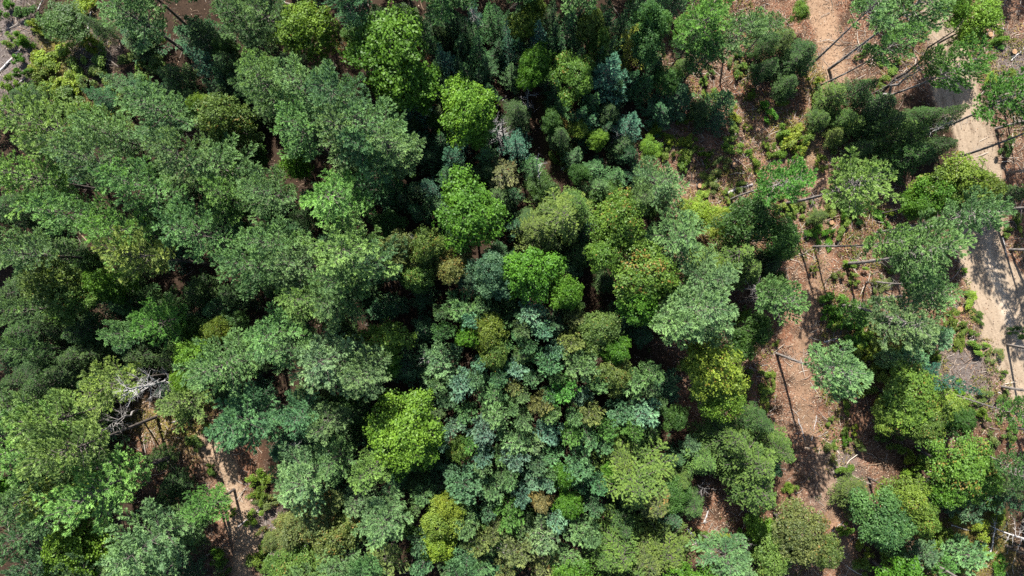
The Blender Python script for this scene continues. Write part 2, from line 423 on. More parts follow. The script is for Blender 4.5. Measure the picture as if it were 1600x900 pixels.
def conifer(seed, H, R, base, gap, per, prof, rise, curl, bl_gap, bl_len, bl_ang, tuft_gap, nb, blen, bwid, spread, lift, inner,
            trunk_r, mat, jit=0.35, drop=0.15, droop=0.0, stubs=6, leader=True, lean=0.25):
    """trunk with whorled limbs, side twigs along each limb, needle bunches along each twig"""
    r = np.random.default_rng(seed)
    P = trunk_line(H, r, lean)
    tr = Soup(); k = np.clip(P[:, 2]/H, 0, 1)
    tr.tube(P, trunk_r*(1-k)**0.75+0.012, 7)
    cr = Soup()
    z = base*H
    for _ in range(stubs):                                   # dead lower limbs
        zs = r.uniform(0.25*base, base)*H; a = r.uniform(0, 6.28); L = r.uniform(0.3, 1.3)*min(1, R/2)
        p0 = on_trunk(P, zs); d = np.array([math.cos(a), math.sin(a), r.uniform(-0.15, 0.15)])
        tr.tube([p0, p0+d*L*0.5, p0+d*L+[0, 0, -0.1*L]], [0.022, 0.015, 0.006], 4)
    CC, DD, TT, UU = [], [], [], []
    side_bias = r.uniform(0, 6.28)
    while z < 0.985*H:
        t = (z-base*H)/(H-base*H)
        n = max(3, int(round(per+r.normal(0, 0.6)))); a0 = r.uniform(0, 6.28)
        for i in range(n):
            if r.random() < drop: continue
            a = a0+i*6.283/n+r.normal(0, 0.22)
            L = R*prof(t)*r.uniform(1-jit, 1+jit*0.6)*(1+0.12*math.cos(a-side_bias))
            if L < 0.12: continue
            zz = z+r.normal(0, gap*0.22)
            p0 = on_trunk(P, min(zz, H*0.99))
            ris = rise(t)+r.normal(0, 0.08)
            dirh = np.array([math.cos(a), math.sin(a), 0]); bend = r.normal(0, 0.12)
            perp = np.array([-math.sin(a), math.cos(a), 0])
            def pt(q): return p0+np.outer(q, dirh)*L+np.outer(q*q, perp)*L*bend+np.outer(ris*q+curl*q*q, [0, 0, 1])*L
            qs = np.linspace(0, 1, 5)
            tr.tube(pt(qs), np.interp(qs, [0, 1], [0.018+0.011*L, 0.006]), 4, cap=False)
            ltone = np.clip(0.42+0.2*r.normal(), 0, 1); lturn = r.random()
            q = inner
            sgn = 1
            while q < 1.0:
                w = 1-abs(q-0.55)/0.75
                bl = bl_len*(L**0.7)*max(0.25, w)*r.uniform(0.7, 1.2)*(1.0 if q < 0.93 else 0.55)
                th = math.radians(bl_ang)*r.uniform(0.75, 1.2)*sgn; sgn = -sgn
                c0 = pt(np.array([q]))[0]
                d = math.cos(th)*dirh+math.sin(th)*perp
                d = d+np.array([0, 0, ris+2*curl*q+r.normal(0, 0.16)-droop]); d /= np.linalg.norm(d)
                m = max(2, int(bl/tuft_gap))
                ss = (np.arange(m)+0.7)/m
                pts = c0+np.outer(ss*bl, d)+r.normal(0, 0.02, (m, 3)); pts[:, 2] -= droop*0.5*bl*ss**2
                CC.append(pts); DD.append(np.repeat(d[None], m, 0))
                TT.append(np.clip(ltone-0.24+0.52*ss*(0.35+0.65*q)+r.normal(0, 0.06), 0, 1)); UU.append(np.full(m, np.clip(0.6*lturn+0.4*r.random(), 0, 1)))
                q += bl_gap/L*r.uniform(0.7, 1.3)
            m = 3
            CC.append(pt(np.linspace(0.9, 1.0, m))); DD.append(np.repeat((dirh+np.array([0, 0, ris+2*curl]))[None], m, 0))
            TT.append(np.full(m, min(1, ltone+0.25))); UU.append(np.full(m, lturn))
        z += gap*r.uniform(0.75, 1.25)*(1.0 if t < 0.8 else 0.7)
    if leader:
        q = np.linspace(0.93, 1.01, 5)[:, None]*np.array([[0, 0, H]]); q[:, :2] = P[-1, :2]
        CC.append(q); DD.append(np.repeat(np.array([[0, 0, 1.0]]), 5, 0)); TT.append(np.full(5, 0.6)); UU.append(np.full(5, 0.9))
    C = np.concatenate(CC); D = np.concatenate(DD); T = np.concatenate(TT); U = np.concatenate(UU)
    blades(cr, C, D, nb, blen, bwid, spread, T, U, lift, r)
    return tr.mesh('trunk', [M_BARK], True), cr.mesh('crown', [mat]), H, R

def broadleaf(seed, H, R, depth, nl, nclump, per, size, base_gap=0.55, shell=0.55, multi=1):
    """lobed crown of leaf clusters carried on a forked trunk"""
    r = np.random.default_rng(seed)
    P = trunk_line(H*0.82, r, 0.3)
    tr = Soup(); k = np.clip(P[:, 2]/(H*0.82), 0, 1)
    if multi == 1: tr.tube(P, 0.012*H*(1-k)**0.8+0.015, 7)
    zc = H-depth*0.62
    lob = []
    lob.append((np.array([r.normal(0, 0.1*R), r.normal(0, 0.1*R), H-R*0.5]), R*0.46))
    for i in range(nl):
        a = i*2.399+r.uniform(-0.45, 0.45); rr = R*math.sqrt((i+0.6)/nl)*r.uniform(0.58, 0.84)
        zz = H-R*0.5-depth*0.42*(rr/R)**2-r.uniform(0, 0.18)*depth
        lob.append((np.array([rr*math.cos(a), rr*math.sin(a), zz]), R*r.uniform(0.20, 0.38)))
    if multi > 1:                                             # a loose clump of separate shoots
        lob = []
        for i in range(nl+3):
            a = r.uniform(0, 6.28); rr = R*math.sqrt(r.random())*0.95
            lob.append((np.array([rr*math.cos(a), rr*math.sin(a)*r.uniform(0.6, 1.0), H*r.uniform(0.3, 0.95)*(1-0.4*rr/R)]), R*r.uniform(0.13, 0.30)))
    for i in range(nl//2 if multi == 1 else 0):               # lower skirt
        a = r.uniform(0, 6.28); rr = R*r.uniform(0.3, 0.7)
        lob.append((np.array([rr*math.cos(a), rr*math.sin(a), H-depth*r.uniform(0.6, 0.9)]), R*r.uniform(0.25, 0.38)))
    for i, (c, rad) in enumerate(lob):
        z0 = max(0.12*H, c[2]-rad-base_gap*np.hypot(c[0], c[1])) if multi == 1 else 0.0
        p0 = on_trunk(P, min(z0, H*0.8)) if multi == 1 else np.array([r.normal(0, 0.12), r.normal(0, 0.12), -0.15])
        mid = (p0+c)/2+np.array([0, 0, -0.1*rad])
        pts = np.array([p0, mid, c, c+np.array([0, 0, rad*0.6])])
        tr.tube(pts, np.array([0.05, 0.035, 0.02, 0.006])*H/11+0.004, 5, cap=False)
        for _ in range(4):
            d = norm(r.normal(size=3)+np.array([0, 0, 0.5])); tr.tube([c, c+d*rad*0.5, c+d*rad*0.95], [0.014, 0.009, 0.004], 4, cap=False)
    cr = Soup(); vol = np.array([q**2 for _, q in lob]); vol /= vol.sum()
    C, Nn, T, U = [], [], [], []
    centre = np.array([0, 0, zc])
    for i, (c, rad) in enumerate(lob):
        m = int(nclump*vol[i])+3
        d = norm(r.normal(size=(m, 3))+np.array([0, 0, 0.45]))
        q = rad*(1-shell*r.random((m, 1))**1.6)*(1+0.12*r.normal(size=(m, 1)))
        cc = c+d*q*np.array([1, 1, 0.85])
        keep = np.ones(m, bool)
        for j, (c2, r2) in enumerate(lob):
            if j != i: keep &= np.linalg.norm(cc-c2, axis=1) > r2*0.5
        cc = cc[keep]; d = d[keep]; m = len(cc)
        if m == 0: continue
        lt = 0.45+0.17*r.normal()
        ct = np.clip(lt+0.2*r.normal(size=m), 0, 1); cu = 0.5*r.random()+0.5*r.random(m)
        # cluster: leaves spread over a small tilted disc that hangs from its twig
        nn = norm(d+np.array([0, 0, 0.7])+0.25*r.normal(size=(m, 3)))
        u, v = frames(nn); cs = size*r.uniform(1.2, 2.2, (m, 1))
        a = r.uniform(0, 6.28, (m, per)); q = np.sqrt(r.random((m, per)))
        pts = cc[:, None]+(u*cs)[:, None]*(np.cos(a)*q)[..., None]+(v*cs)[:, None]*(np.sin(a)*q)[..., None]+nn[:, None]*(r.normal(0, 0.22, (m, per))*cs)[..., None]
        pts[..., 2] -= 0.25*cs*q**2
        C.append(pts.reshape(-1, 3)); Nn.append(np.repeat(nn, per, 0)); T.append(np.repeat(ct, per)); U.append(np.clip(np.repeat(cu, per)+r.normal(0, 0.1, m*per), 0.001, 1))
    leaves(cr, np.concatenate(C), np.concatenate(Nn), size, np.concatenate(T), np.concatenate(U), 0.55, r)
    return tr.mesh('trunk', [M_BARK], True), cr.mesh('crown', [M_LEAF]), H, R

pine_prof = lambda t: (0.62+1.3*t if t < 0.3 else 1.0*(1-(t-0.3)/0.7)**0.75*0.85+0.17)
PINE = [conifer(100+i, 16.5, 2.7, b, g*1.12, 5.0, pine_prof, lambda t: 0.10+0.55*t, 0.30, 0.21, 0.50, 48, 0.135, 11, 0.27, 0.080, 0.44, 0.24, 0.20, 0.17, M_NEEDLE,
                jit=0.44, drop=0.14, stubs=12, lean=0.35) for i, (b, g) in enumerate(((0.42, 0.60), (0.48, 0.58), (0.38, 0.66), (0.44, 0.58), (0.50, 0.55), (0.40, 0.62), (0.46, 0.66), (0.54, 0.52), (0.36, 0.7), (0.45, 0.5)))]
PINE_HIGH = [conifer(150+i, 16.5, 2.5, b, 0.55, 5.0, pine_prof, lambda t: 0.10+0.55*t, 0.30, 0.21, 0.50, 48, 0.135, 11, 0.27, 0.080, 0.44, 0.24, 0.24, 0.14, M_NEEDLE,
                jit=0.4, drop=0.12, stubs=26, lean=0.55) for i, b in enumerate((0.62, 0.66, 0.58, 0.64))]
M_TRUNK = bark_mat('pine_bark', (0.07, 0.06, 0.055), (0.20, 0.18, 0.165))
for tm_, _, _, _ in PINE_HIGH: tm_.materials[0] = M_TRUNK
HEM = [conifer(200+i, 12.0, 2.9, 0.22, 0.42, 5.4, lambda t: 1.0*(1-t)**0.72, lambda t: 0.05+0.3*t, -0.16, 0.16, 0.46, 55, 0.095, 6, 0.14, 0.10, 0.5, 0.05, 0.18, 0.15, M_HEM,
               jit=0.28, drop=0.14, droop=0.16, stubs=4) for i in range(5)]
FIR = [conifer(300+i, 9.0, 1.7, 0.12, g, 5.6, lambda t: 1.0*(1-t)**1.12+0.02, lambda t: -0.16+0.62*t, 0.20, 0.13, 0.34, 46, 0.075, 7, 0.13, 0.062, 0.46, 0.12, 0.10, 0.095, M_FIR,
               jit=0.34, drop=0.12, stubs=5, lean=0.15) for i, g in enumerate((0.44, 0.50, 0.40, 0.46, 0.54, 0.42))]
YP = [conifer(400+i, 7.0, 1.35, 0.34, 0.60, 5.0, lambda t: (0.75+0.6*t if t < 0.3 else 0.93*(1-(t-0.3)/0.7)**0.7+0.12), lambda t: 0.25+0.5*t, 0.2, 0.17, 0.44, 48, 0.12, 8, 0.25, 0.095, 0.46, 0.3, 0.12, 0.07, M_NEEDLE,
              jit=0.26, drop=0.1, stubs=6, lean=0.12) for i in range(6)]
MAP = [broadleaf(500+i, 11.5, 2.9, d, nl, 1000, 14, 0.18) for i, (d, nl) in enumerate(((5.2, 13), (6.0, 16), (4.6, 12), (5.5, 18), (6.4, 14), (5.0, 16), (5.8, 12), (5.2, 10), (6.2, 20)))]
SHR = [broadleaf(600+i, 2.2, 1.35, 1.7, 7, 190, 11, 0.15, multi=5, shell=0.8) for i in range(8)]
tri_note = sum(len(c.polygons) for fam in (PINE, HEM, FIR, YP, MAP, SHR) for _, c, _, _ in fam)
print('crown faces', tri_note, [[len(c.polygons) for _, c, _, _ in fam][:2] for fam in (PINE, HEM, FIR, YP, MAP, SHR)])

# ------------------------------------------------------------------ what stands where
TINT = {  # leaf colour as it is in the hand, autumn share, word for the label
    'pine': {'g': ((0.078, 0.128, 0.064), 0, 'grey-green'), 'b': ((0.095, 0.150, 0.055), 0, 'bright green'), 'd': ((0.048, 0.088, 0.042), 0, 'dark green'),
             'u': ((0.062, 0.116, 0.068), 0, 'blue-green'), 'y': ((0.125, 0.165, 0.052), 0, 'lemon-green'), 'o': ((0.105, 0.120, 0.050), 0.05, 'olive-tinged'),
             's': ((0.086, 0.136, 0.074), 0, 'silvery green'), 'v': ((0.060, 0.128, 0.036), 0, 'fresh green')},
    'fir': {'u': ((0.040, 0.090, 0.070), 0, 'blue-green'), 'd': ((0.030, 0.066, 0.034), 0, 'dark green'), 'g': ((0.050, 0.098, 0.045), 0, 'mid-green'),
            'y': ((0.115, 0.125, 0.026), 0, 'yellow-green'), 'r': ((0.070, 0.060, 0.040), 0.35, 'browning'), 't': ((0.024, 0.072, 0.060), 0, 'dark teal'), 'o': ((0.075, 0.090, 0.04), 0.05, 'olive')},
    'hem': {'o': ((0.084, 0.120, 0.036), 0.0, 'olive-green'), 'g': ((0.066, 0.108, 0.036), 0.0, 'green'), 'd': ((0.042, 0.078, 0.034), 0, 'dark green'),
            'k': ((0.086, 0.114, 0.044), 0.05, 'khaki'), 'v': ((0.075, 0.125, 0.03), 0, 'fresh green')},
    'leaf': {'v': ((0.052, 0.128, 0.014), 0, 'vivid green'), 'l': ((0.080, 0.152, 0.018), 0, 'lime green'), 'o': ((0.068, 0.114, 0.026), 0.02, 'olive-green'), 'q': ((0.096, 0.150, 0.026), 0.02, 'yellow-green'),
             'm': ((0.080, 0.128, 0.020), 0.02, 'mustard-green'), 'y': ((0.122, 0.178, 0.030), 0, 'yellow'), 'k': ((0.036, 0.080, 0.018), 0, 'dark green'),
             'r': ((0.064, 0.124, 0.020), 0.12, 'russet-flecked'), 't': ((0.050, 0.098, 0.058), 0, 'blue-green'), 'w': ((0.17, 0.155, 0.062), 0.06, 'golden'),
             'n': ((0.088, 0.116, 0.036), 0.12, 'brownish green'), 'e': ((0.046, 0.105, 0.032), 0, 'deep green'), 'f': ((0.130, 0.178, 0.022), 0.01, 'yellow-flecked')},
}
TINT['yp'] = {**TINT['pine'], 'b': ((0.085, 0.150, 0.122), 0, 'blue-tipped')}
TINT['shr'] = TINT['leaf']
# x y radius tint [height] [!phrase for a landmark], in points of the 1600 x 900 photograph at crown height
TABLE = {
'pine': """
215 28 42 g 13 !the pale corner pine; 360 28 38 d 14; 410 15 36 g 14; 548 18 36 u 15; 30 185 50 b 17; 250 165 46 g 16; 160 205 38 g 16; 385 140 38 g 16; 400 105 32 b 15; 475 125 48 g 17; 525 112 42 u 17; 590 180 50 g 18; 535 195 46 g 17; 455 195 44 g 17; 600 228 40 s 17;
35 268 46 b 17; 15 395 40 g 17; 138 252 42 g 17; 98 330 46 g 17; 195 285 42 g 17; 262 245 42 g 17; 328 250 46 g 16; 158 362 42 b 17; 215 405 42 y 17; 298 372 50 g 18; 342 318 38 b 17; 365 415 40 g 17;
420 288 38 g 16; 512 305 52 b 17; 580 240 40 u 16; 435 395 44 g 17; 545 380 56 b 18 !the widest pale pine; 475 415 46 g 17; 525 440 46 g 17; 460 470 44 b 17; 505 475 38 g 16; 590 418 36 u 15; 410 520 44 g 17;
10 480 28 g 16; 8 560 24 g 16; 180 515 26 g 12; 225 505 36 v 12; 165 610 40 y 14 !the lemon-green pine; 75 655 50 b 17; 355 570 52 g 17 !the fluffy pale pine; 285 628 34 b 11; 500 570 58 s 17 !the star-shaped pine; 560 595 38 g 16; 450 545 40 g 16; 380 668 52 u 14 !the pine over the path; 445 655 36 u 14; 500 668 32 g 13;
40 700 48 b 17; 95 705 48 b 17; 155 770 56 b 17; 112 765 44 y 17; 28 785 42 g 17; 235 862 50 s 16 !the silvery pine; 310 805 34 v 9; 15 845 34 u 15; 40 885 32 u 15; 280 825 30 g 11; 200 890 34 g 15;
475 738 50 s 13; 525 715 34 g 13; 440 752 36 g 12; 580 740 32 b 12; 595 800 38 s 11; 560 780 32 g 10; 540 875 34 g 9; 600 880 32 o 9;
1060 370 42 s 14 !the silver-green pine; 1030 285 36 g 12; 1000 305 24 g 11; 1080 478 50 s 16 !the ridged silver pine; 1105 445 40 s 15; 1055 510 38 s 15; 1110 510 34 s 14;
1220 280 40 v 16; 1332 285 50 b 17 !the bushy trailside pine; 1510 342 42 g 16; 1378 370 32 b 15; 1450 402 52 g 17 !the wide roadside pine; 1432 438 30 d 9; 1228 476 38 g 15; 1195 455 20 s 13; 1412 482 50 g 14; 1460 470 34 g 13; 1298 573 48 s 15 !the lone clearing pine;
1112 22 44 v 15; 1150 45 34 g 14; 1105 82 26 d 13; 1080 60 20 d 12; 1372 24 40 g 16; 1420 22 50 g 17; 1392 60 34 g 15; 1482 95 40 v 15; 1445 102 22 g 13; 1575 162 44 v 13; 1592 640 30 v 12; 1215 35 22 g 10; 1600 720 30 d 13; 1130 878 38 s 9; 1165 890 30 s 9
""",
'leaf': """
95 35 36 k 4; 345 180 40 o 12 !the olive leafy tree; 310 172 20 m 10; 470 40 46 m 12 !the mustard leafy tree; 612 72 68 v 14 !the tall leafy maple; 640 130 46 v 11; 722 168 46 l 11 !the domed pale maple; 735 200 32 v 9; 450 255 25 v 9 !the small vivid maple;
842 92 28 v 9; 830 118 20 v 8; 895 118 36 r 9 !the orange-tipped maple; 925 40 22 o 10; 935 62 18 o 9; 815 38 26 m 8; 830 12 20 m 8; 1022 30 30 e 11; 1015 65 26 e 10; 932 222 17 l 5; 908 202 17 m 5; 1015 232 18 l 4;
80 440 44 o 12 !the olive-brown maple; 150 448 32 v 11; 105 470 36 o 11; 735 325 56 v 12 !the round bright maple; 618 400 36 n 11; 660 385 30 o 12; 650 430 28 o 10; 712 412 27 n 10; 768 420 36 t 11 !the blue-green leafy tree; 740 440 22 t 9;
845 428 46 v 11 !the vivid green maple; 880 455 28 v 10; 970 345 44 r 12 !the russet-topped maple; 960 385 38 r 11; 1005 432 54 r 12 !the orange-speckled maple; 1000 470 38 v 10; 1095 335 24 f 5; 1125 350 22 f 5; 1175 345 42 k 10; 1215 368 34 k 10;
300 560 32 l 10 !the lime understory maple; 330 522 22 m 9; 285 590 20 l 9; 597 535 38 m 11 !the mustard maple; 600 570 32 v 9; 630 670 58 l 12 !the lime domed maple; 640 710 44 v 10; 765 525 30 m 9; 735 520 22 v 8; 775 550 26 o 8;
945 520 32 o 9 !the khaki leafy tree; 960 555 24 v 8; 960 585 30 o 8; 1120 585 50 f 12 !the yellow-flecked maple; 1130 620 36 l 10; 1090 570 26 m 10; 1178 520 28 k 9; 1160 545 24 k 8; 890 786 24 v 7; 886 745 22 v 8; 845 780 18 w 7 !the golden leafy bush;
115 860 50 l 12 !the mossy-green maple; 90 890 34 v 11; 150 885 30 l 10; 690 825 34 y 9 !the yellow maple; 680 860 26 f 8; 695 795 22 f 9; 488 800 40 n 9; 520 845 38 n 9; 455 830 28 n 8; 540 820 26 o 8; 445 885 38 o 8; 490 890 34 o 7; 430 850 20 n 5;
1260 845 46 n 9 !the brown-flecked leafy tree; 1215 870 36 o 8; 1295 865 28 o 8; 1195 830 24 l 6; 1390 815 46 e 11 !the deep green maple; 1430 785 38 m 10; 1450 820 30 m 9; 1510 730 50 r 9 !the red-edged maple; 1540 755 30 r 8; 1490 770 28 v 8; 1555 780 16 y 3;
1430 625 50 q 7 !the broad yellow-green leafy tree; 1480 645 34 q 6; 1400 650 32 m 6; 1450 665 32 o 6; 1500 660 24 k 7; 1540 25 34 l 8 !the lime roadside tree; 1495 8 28 l 9; 1520 45 20 l 7; 1500 288 48 m 11; 1470 300 36 v 10; 1540 305 30 m 10; 1445 320 26 v 9; 715 705 20 o 7; 960 740 20 v 8; 1255 12 16 m 4; 1185 35 18 k 8
""",
'hem': """
870 345 54 o 12 !the wide olive hemlock; 900 320 36 g 11; 845 370 36 o 10; 1000 750 62 o 12 !the big olive hemlock; 975 725 38 o 10; 1025 790 38 k 10; 980 860 46 g 9; 1050 860 44 o 9; 1010 885 34 k 8; 940 880 30 g 8; 1165 725 50 g 11 !the fresh hemlock; 1200 765 46 g 11; 1140 695 34 g 10; 1220 700 30 g 9; 1195 665 26 d 9; 1110 730 28 g 7;
1140 400 42 g 10; 1120 425 30 v 9; 1170 415 30 g 9; 1430 208 36 g 8; 1400 185 30 d 7; 1440 240 32 d 8; 1465 175 22 d 6; 1500 172 22 d 8; 120 560 36 d 8; 65 600 34 d 8; 100 585 30 d 9; 150 560 28 d 7; 60 560 26 d 7; 40 625 30 d 8; 20 455 36 d 9; 45 520 36 d 8; 12 330 34 d 9; 190 475 34 d 8; 130 520 34 d 8; 260 555 30 d 7; 150 590 28 d 7; 30 590 30 d 7; 350 95 30 d 8; 310 60 34 d 8; 390 55 30 d 8; 270 110 28 d 7; 200 470 26 d 7; 240 720 20 d 5; 130 650 24 d 8; 690 380 18 o 9; 880 440 20 k 8;
1065 752 20 g 5; 1210 60 20 d 6; 1265 72 30 d 6; 1238 98 24 d 5; 1310 150 26 g 5; 1284 180 18 g 4; 1385 165 30 d 6; 1345 188 24 o 4; 1315 205 18 o 3; 270 870 22 d 8; 540 690 22 d 8; 550 650 22 d 9; 270 760 22 d 5; 250 790 24 d 6; 1340 780 26 k 5; 1360 810 18 k 4; 1590 770 26 d 9; 1590 310 26 d 7; 1235 48 22 g 6; 1205 95 18 d 6; 1240 122 20 d 5; 1328 176 18 g 5; 1355 132 22 d 6; 1100 165 20 d 5; 1075 95 16 g 5; 1360 225 20 d 5; 1480 225 22 d 6; 1290 335 14 g 4; 1215 400 18 d 6; 1240 390 16 g 6
""",
'fir': """
155 112 18 g 7; 205 122 22 d 7; 235 132 18 d 6; 285 70 20 u 9; 335 85 22 g 9; 320 108 16 d 7; 745 56 19 g 9; 720 28 18 d 8; 700 82 20 u 8; 725 95 17 g 7; 770 30 16 g 8; 652 62 20 r 10 !the browning fir; 685 75 16 u 9; 710 92 14 d 7; 795 60 16 u 9; 800 100 15 g 7; 738 28 16 g 8; 786 15 15 d 8; 690 20 18 g 8; 665 45 16 g 8;
640 155 22 u 9; 715 195 22 u 8; 672 170 17 o 9; 850 38 20 u 10 !the blue-topped fir; 895 25 25 g 10; 868 15 18 d 9; 1003 42 27 y 10 !the yellow-green fir; 960 100 34 u 11 !the stout blue fir; 955 62 19 g 8; 980 60 16 d 7; 805 210 24 u 8; 785 255 28 o 10; 835 250 18 g 7; 700 235 18 u 8; 660 280 17 u 8; 595 280 19 g 10; 670 318 17 g 7; 640 320 16 d 8; 690 265 18 d 8;
990 185 22 u 8; 1150 145 24 g 7; 1065 140 30 d 6; 1042 165 24 d 5; 1125 175 20 d 5; 940 285 20 g 7; 965 270 18 g 7; 935 250 16 g 6; 990 225 16 d 7; 950 195 14 d 6; 1545 602 21 t 12 !the dark teal spruce; 668 10 18 d 8; 690 2 16 g 8; 712 4 16 d 8; 525 52 16 r 9 !the red-brown dying fir; 810 350 18 d 7; 800 300 16 d 7; 870 130 14 d 8; 910 170 15 d 8; 745 110 15 d 7; 1000 110 16 d 7; 1040 90 18 d 7; 980 25 15 d 9; 955 15 16 d 9; 910 10 15 d 9; 880 60 13 d 8; 760 2 17 g 8; 780 -2 16 d 8; 805 8 17 g 8; 830 -4 16 u 8; 860 -2 16 g 9; 885 4 16 d 8; 930 2 17 g 9; 960 -2 16 d 8; 990 6 17 g 9; 1015 2 17 d 8; 735 -2 16 u 8; 715 50 15 g 7; 760 85 16 g 7; 775 60 15 d 7; 790 35 16 u 8; 815 62 15 d 7; 870 40 16 g 8; 905 75 16 g 8; 920 95 15 d 7; 940 70 16 g 8; 970 130 16 d 7; 930 150 16 g 7; 880 150 15 g 7; 860 110 14 d 7; 765 130 15 d 7; 690 130 16 d 8; 670 100 17 g 9; 655 25 18 g 9; 1020 120 16 g 7; 1035 60 16 g 8; 900 240 15 g 6; 760 230 16 g 7; 720 250 15 d 7; 680 215 16 d 8; 620 300 16 d 8; 640 285 15 g 8
""",
'yp': """
725 478 30 g; 752 470 18 g; 735 507 18 b; 835 485 26 b; 820 505 16 g; 852 525 18 b; 870 547 18 b; 895 500 18 o; 893 535 22 o; 848 564 24 u; 805 583 22 b; 830 590 17 u; 910 573 28 g; 752 565 15 b; 685 565 34 s !the frosted young pine; 722 595 25 b; 765 617 32 g; 800 598 15 o; 880 610 24 v; 903 623 18 b; 862 622 15 u; 995 592 28 g; 1020 578 18 g; 1005 645 27 b; 968 645 23 u; 703 628 17 u; 845 640 20 o; 820 655 17 g; 780 655 26 g; 930 600 20 g; 925 640 20 o; 945 665 20 v; 985 670 18 v; 1015 610 15 g; 815 620 15 g;
712 668 17 b; 690 688 12 b; 760 668 24 b; 858 672 22 b; 815 692 30 g; 802 718 22 b; 742 690 20 v; 757 707 16 b; 755 732 16 s; 838 692 20 g; 868 706 20 u; 895 682 20 v; 918 676 16 u; 910 710 13 u; 908 735 26 u; 865 732 15 g; 720 762 32 u !the thick blue-green young pine; 703 740 17 u; 742 768 20 u; 772 764 22 s; 765 797 16 u; 736 803 14 u; 800 745 15 g; 835 752 20 b; 858 757 16 b; 816 780 16 b; 802 802 24 v; 870 812 22 b; 925 790 16 u; 900 835 30 g; 848 838 32 s; 812 862 28 o; 730 822 20 g; 725 868 24 u; 752 850 20 o; 752 884 18 g; 665 885 20 u; 662 772 18 g; 648 800 15 g; 655 850 18 u; 770 832 16 o; 880 880 26 g; 850 885 24 o; 790 890 20 o; 925 845 18 g; 700 890 18 g; 930 760 16 u; 780 715 16 g; 785 745 14 g; 840 720 16 u; 735 640 17 g; 800 640 14 g; 870 650 16 g; 900 655 16 g; 690 600 16 g; 780 590 15 u; 700 520 17 d; 690 490 15 d; 790 500 18 d; 800 470 15 d; 790 540 16 d; 820 540 15 u; 870 590 16 d; 920 545 17 d; 745 590 15 u; 940 700 18 u;
1510 802 22 u 6; 1450 870 26 u 5; 1510 870 30 s 5; 1480 890 20 v 5; 1460 530 24 u 4; 1435 560 22 u 4; 1395 560 18 g 4; 1340 490 24 v 5; 1080 700 20 u 4
""",
'shr': """
125 15 22 f; 85 95 22 m; 105 125 20 f; 72 140 20 f; 100 158 28 o; 160 95 20 o; 205 88 18 o; 172 160 22 m; 140 165 16 r; 60 180 24 o; 130 60 18 f; 85 75 24 f; 95 125 24 f; 75 170 22 o; 120 110 20 m; 130 180 22 o; 180 130 22 o; 190 175 20 o; 115 190 20 m; 145 125 20 o; 60 115 16 m; 40 60 14 v; 45 20 18 k; 20 60 14 q; 55 95 16 f; 15 130 14 l; 50 140 15 m; 12 20 14 v; 60 45 14 f; 25 90 10 v; 35 115 12 v; 225 110 20 o; 250 100 20 o; 240 70 16 o; 1245 214 20 f !the yellow-green thicket; 1225 226 15 l; 1268 208 14 q; 1232 206 14 q; 1258 230 13 f; 1250 240 10 l; 1212 232 11 m; 1278 122 9 y; 1282 145 9 y; 1262 108 8 y; 1380 535 20 y; 1405 545 18 y; 1425 575 18 f; 1440 590 16 y; 1375 590 18 y; 1345 600 16 f; 1325 560 14 y; 1360 545 18 f; 1450 575 14 f; 1345 500 18 v; 1310 505 16 m; 1385 620 14 f; 1540 860 16 f; 1500 895 14 y; 1465 850 14 l; 1360 860 14 f; 1350 890 16 q; 1360 520 18 l; 1420 555 17 y; 1370 560 20 f; 1345 530 20 v; 1320 510 18 v; 1405 575 15 y; 1395 505 14 l; 1440 545 14 f; 1350 570 16 y; 1330 550 14 m; 1310 470 20 v; 1360 600 18 m; 1100 335 20 f; 1075 325 14 y; 1080 350 14 f; 1140 330 16 l; 1030 200 14 f; 1065 190 10 m; 400 760 18 m; 410 790 16 n; 395 810 14 l; 330 670 14 m; 420 830 16 n; 300 690 16 o; 280 655 14 m; 580 615 10 y; 590 605 8 y; 1400 880 18 y; 1425 890 18 f; 1560 800 14 y; 1545 830 16 f; 1500 850 16 l; 1200 845 16 l; 1180 870 18 l; 1145 850 16 f; 1215 890 16 l; 1100 850 16 o; 1330 830 12 l; 870 240 14 m; 885 255 14 m; 860 180 9 f; 1490 500 14 m; 1470 735 20 f; 1450 715 18 q; 1440 740 16 l; 1475 765 16 y; 1500 800 16 f; 1480 840 16 q; 1550 690 14 n; 1400 700 16 m; 1385 680 14 o; 1420 715 12 f; 1530 640 14 m; 1350 700 10 n; 1500 515 12 m; 1475 520 12 v; 1570 60 16 l; 1580 230 14 k; 1590 520 12 k; 1330 330 12 v; 1345 320 10 v; 1300 360 8 v; 1340 340 10 k; 960 240 12 m; 1180 255 12 m; 1100 240 9 l; 1290 255 12 m; 1460 560 12 y; 450 830 14 w; 398 882 18 m; 352 892 16 o; 335 868 16 l; 412 862 14 m; 425 885 16 o; 360 800 9 m; 395 745 14 l; 408 770 14 m; 330 735 10 o; 650 860 12 f; 860 700 8 m; 1240 770 12 l
""",
}
NOUN = {'pine': ('pine_tree', 'pine tree', 'pine'), 'leaf': ('leafy_tree', 'leafy tree', 'tree'), 'hem': ('hemlock_tree', 'hemlock tree', 'hemlock'), 'fir': ('fir_tree', 'fir tree', 'fir'),
        'yp': ('young_pine', 'young pine', 'young pine'), 'shr': ('shrub', 'shrub', 'shrub')}
GROUP = {'pine': 'tall pines of the canopy', 'leaf': 'leafy trees among the conifers', 'hem': 'hemlocks of the forest', 'fir': 'spire-shaped firs', 'yp': 'young pines of the dense thicket', 'shr': 'low shrubs of the clearings'}
FAM = {'pine': PINE, 'leaf': MAP, 'hem': HEM, 'fir': FIR, 'yp': YP, 'shr': SHR}
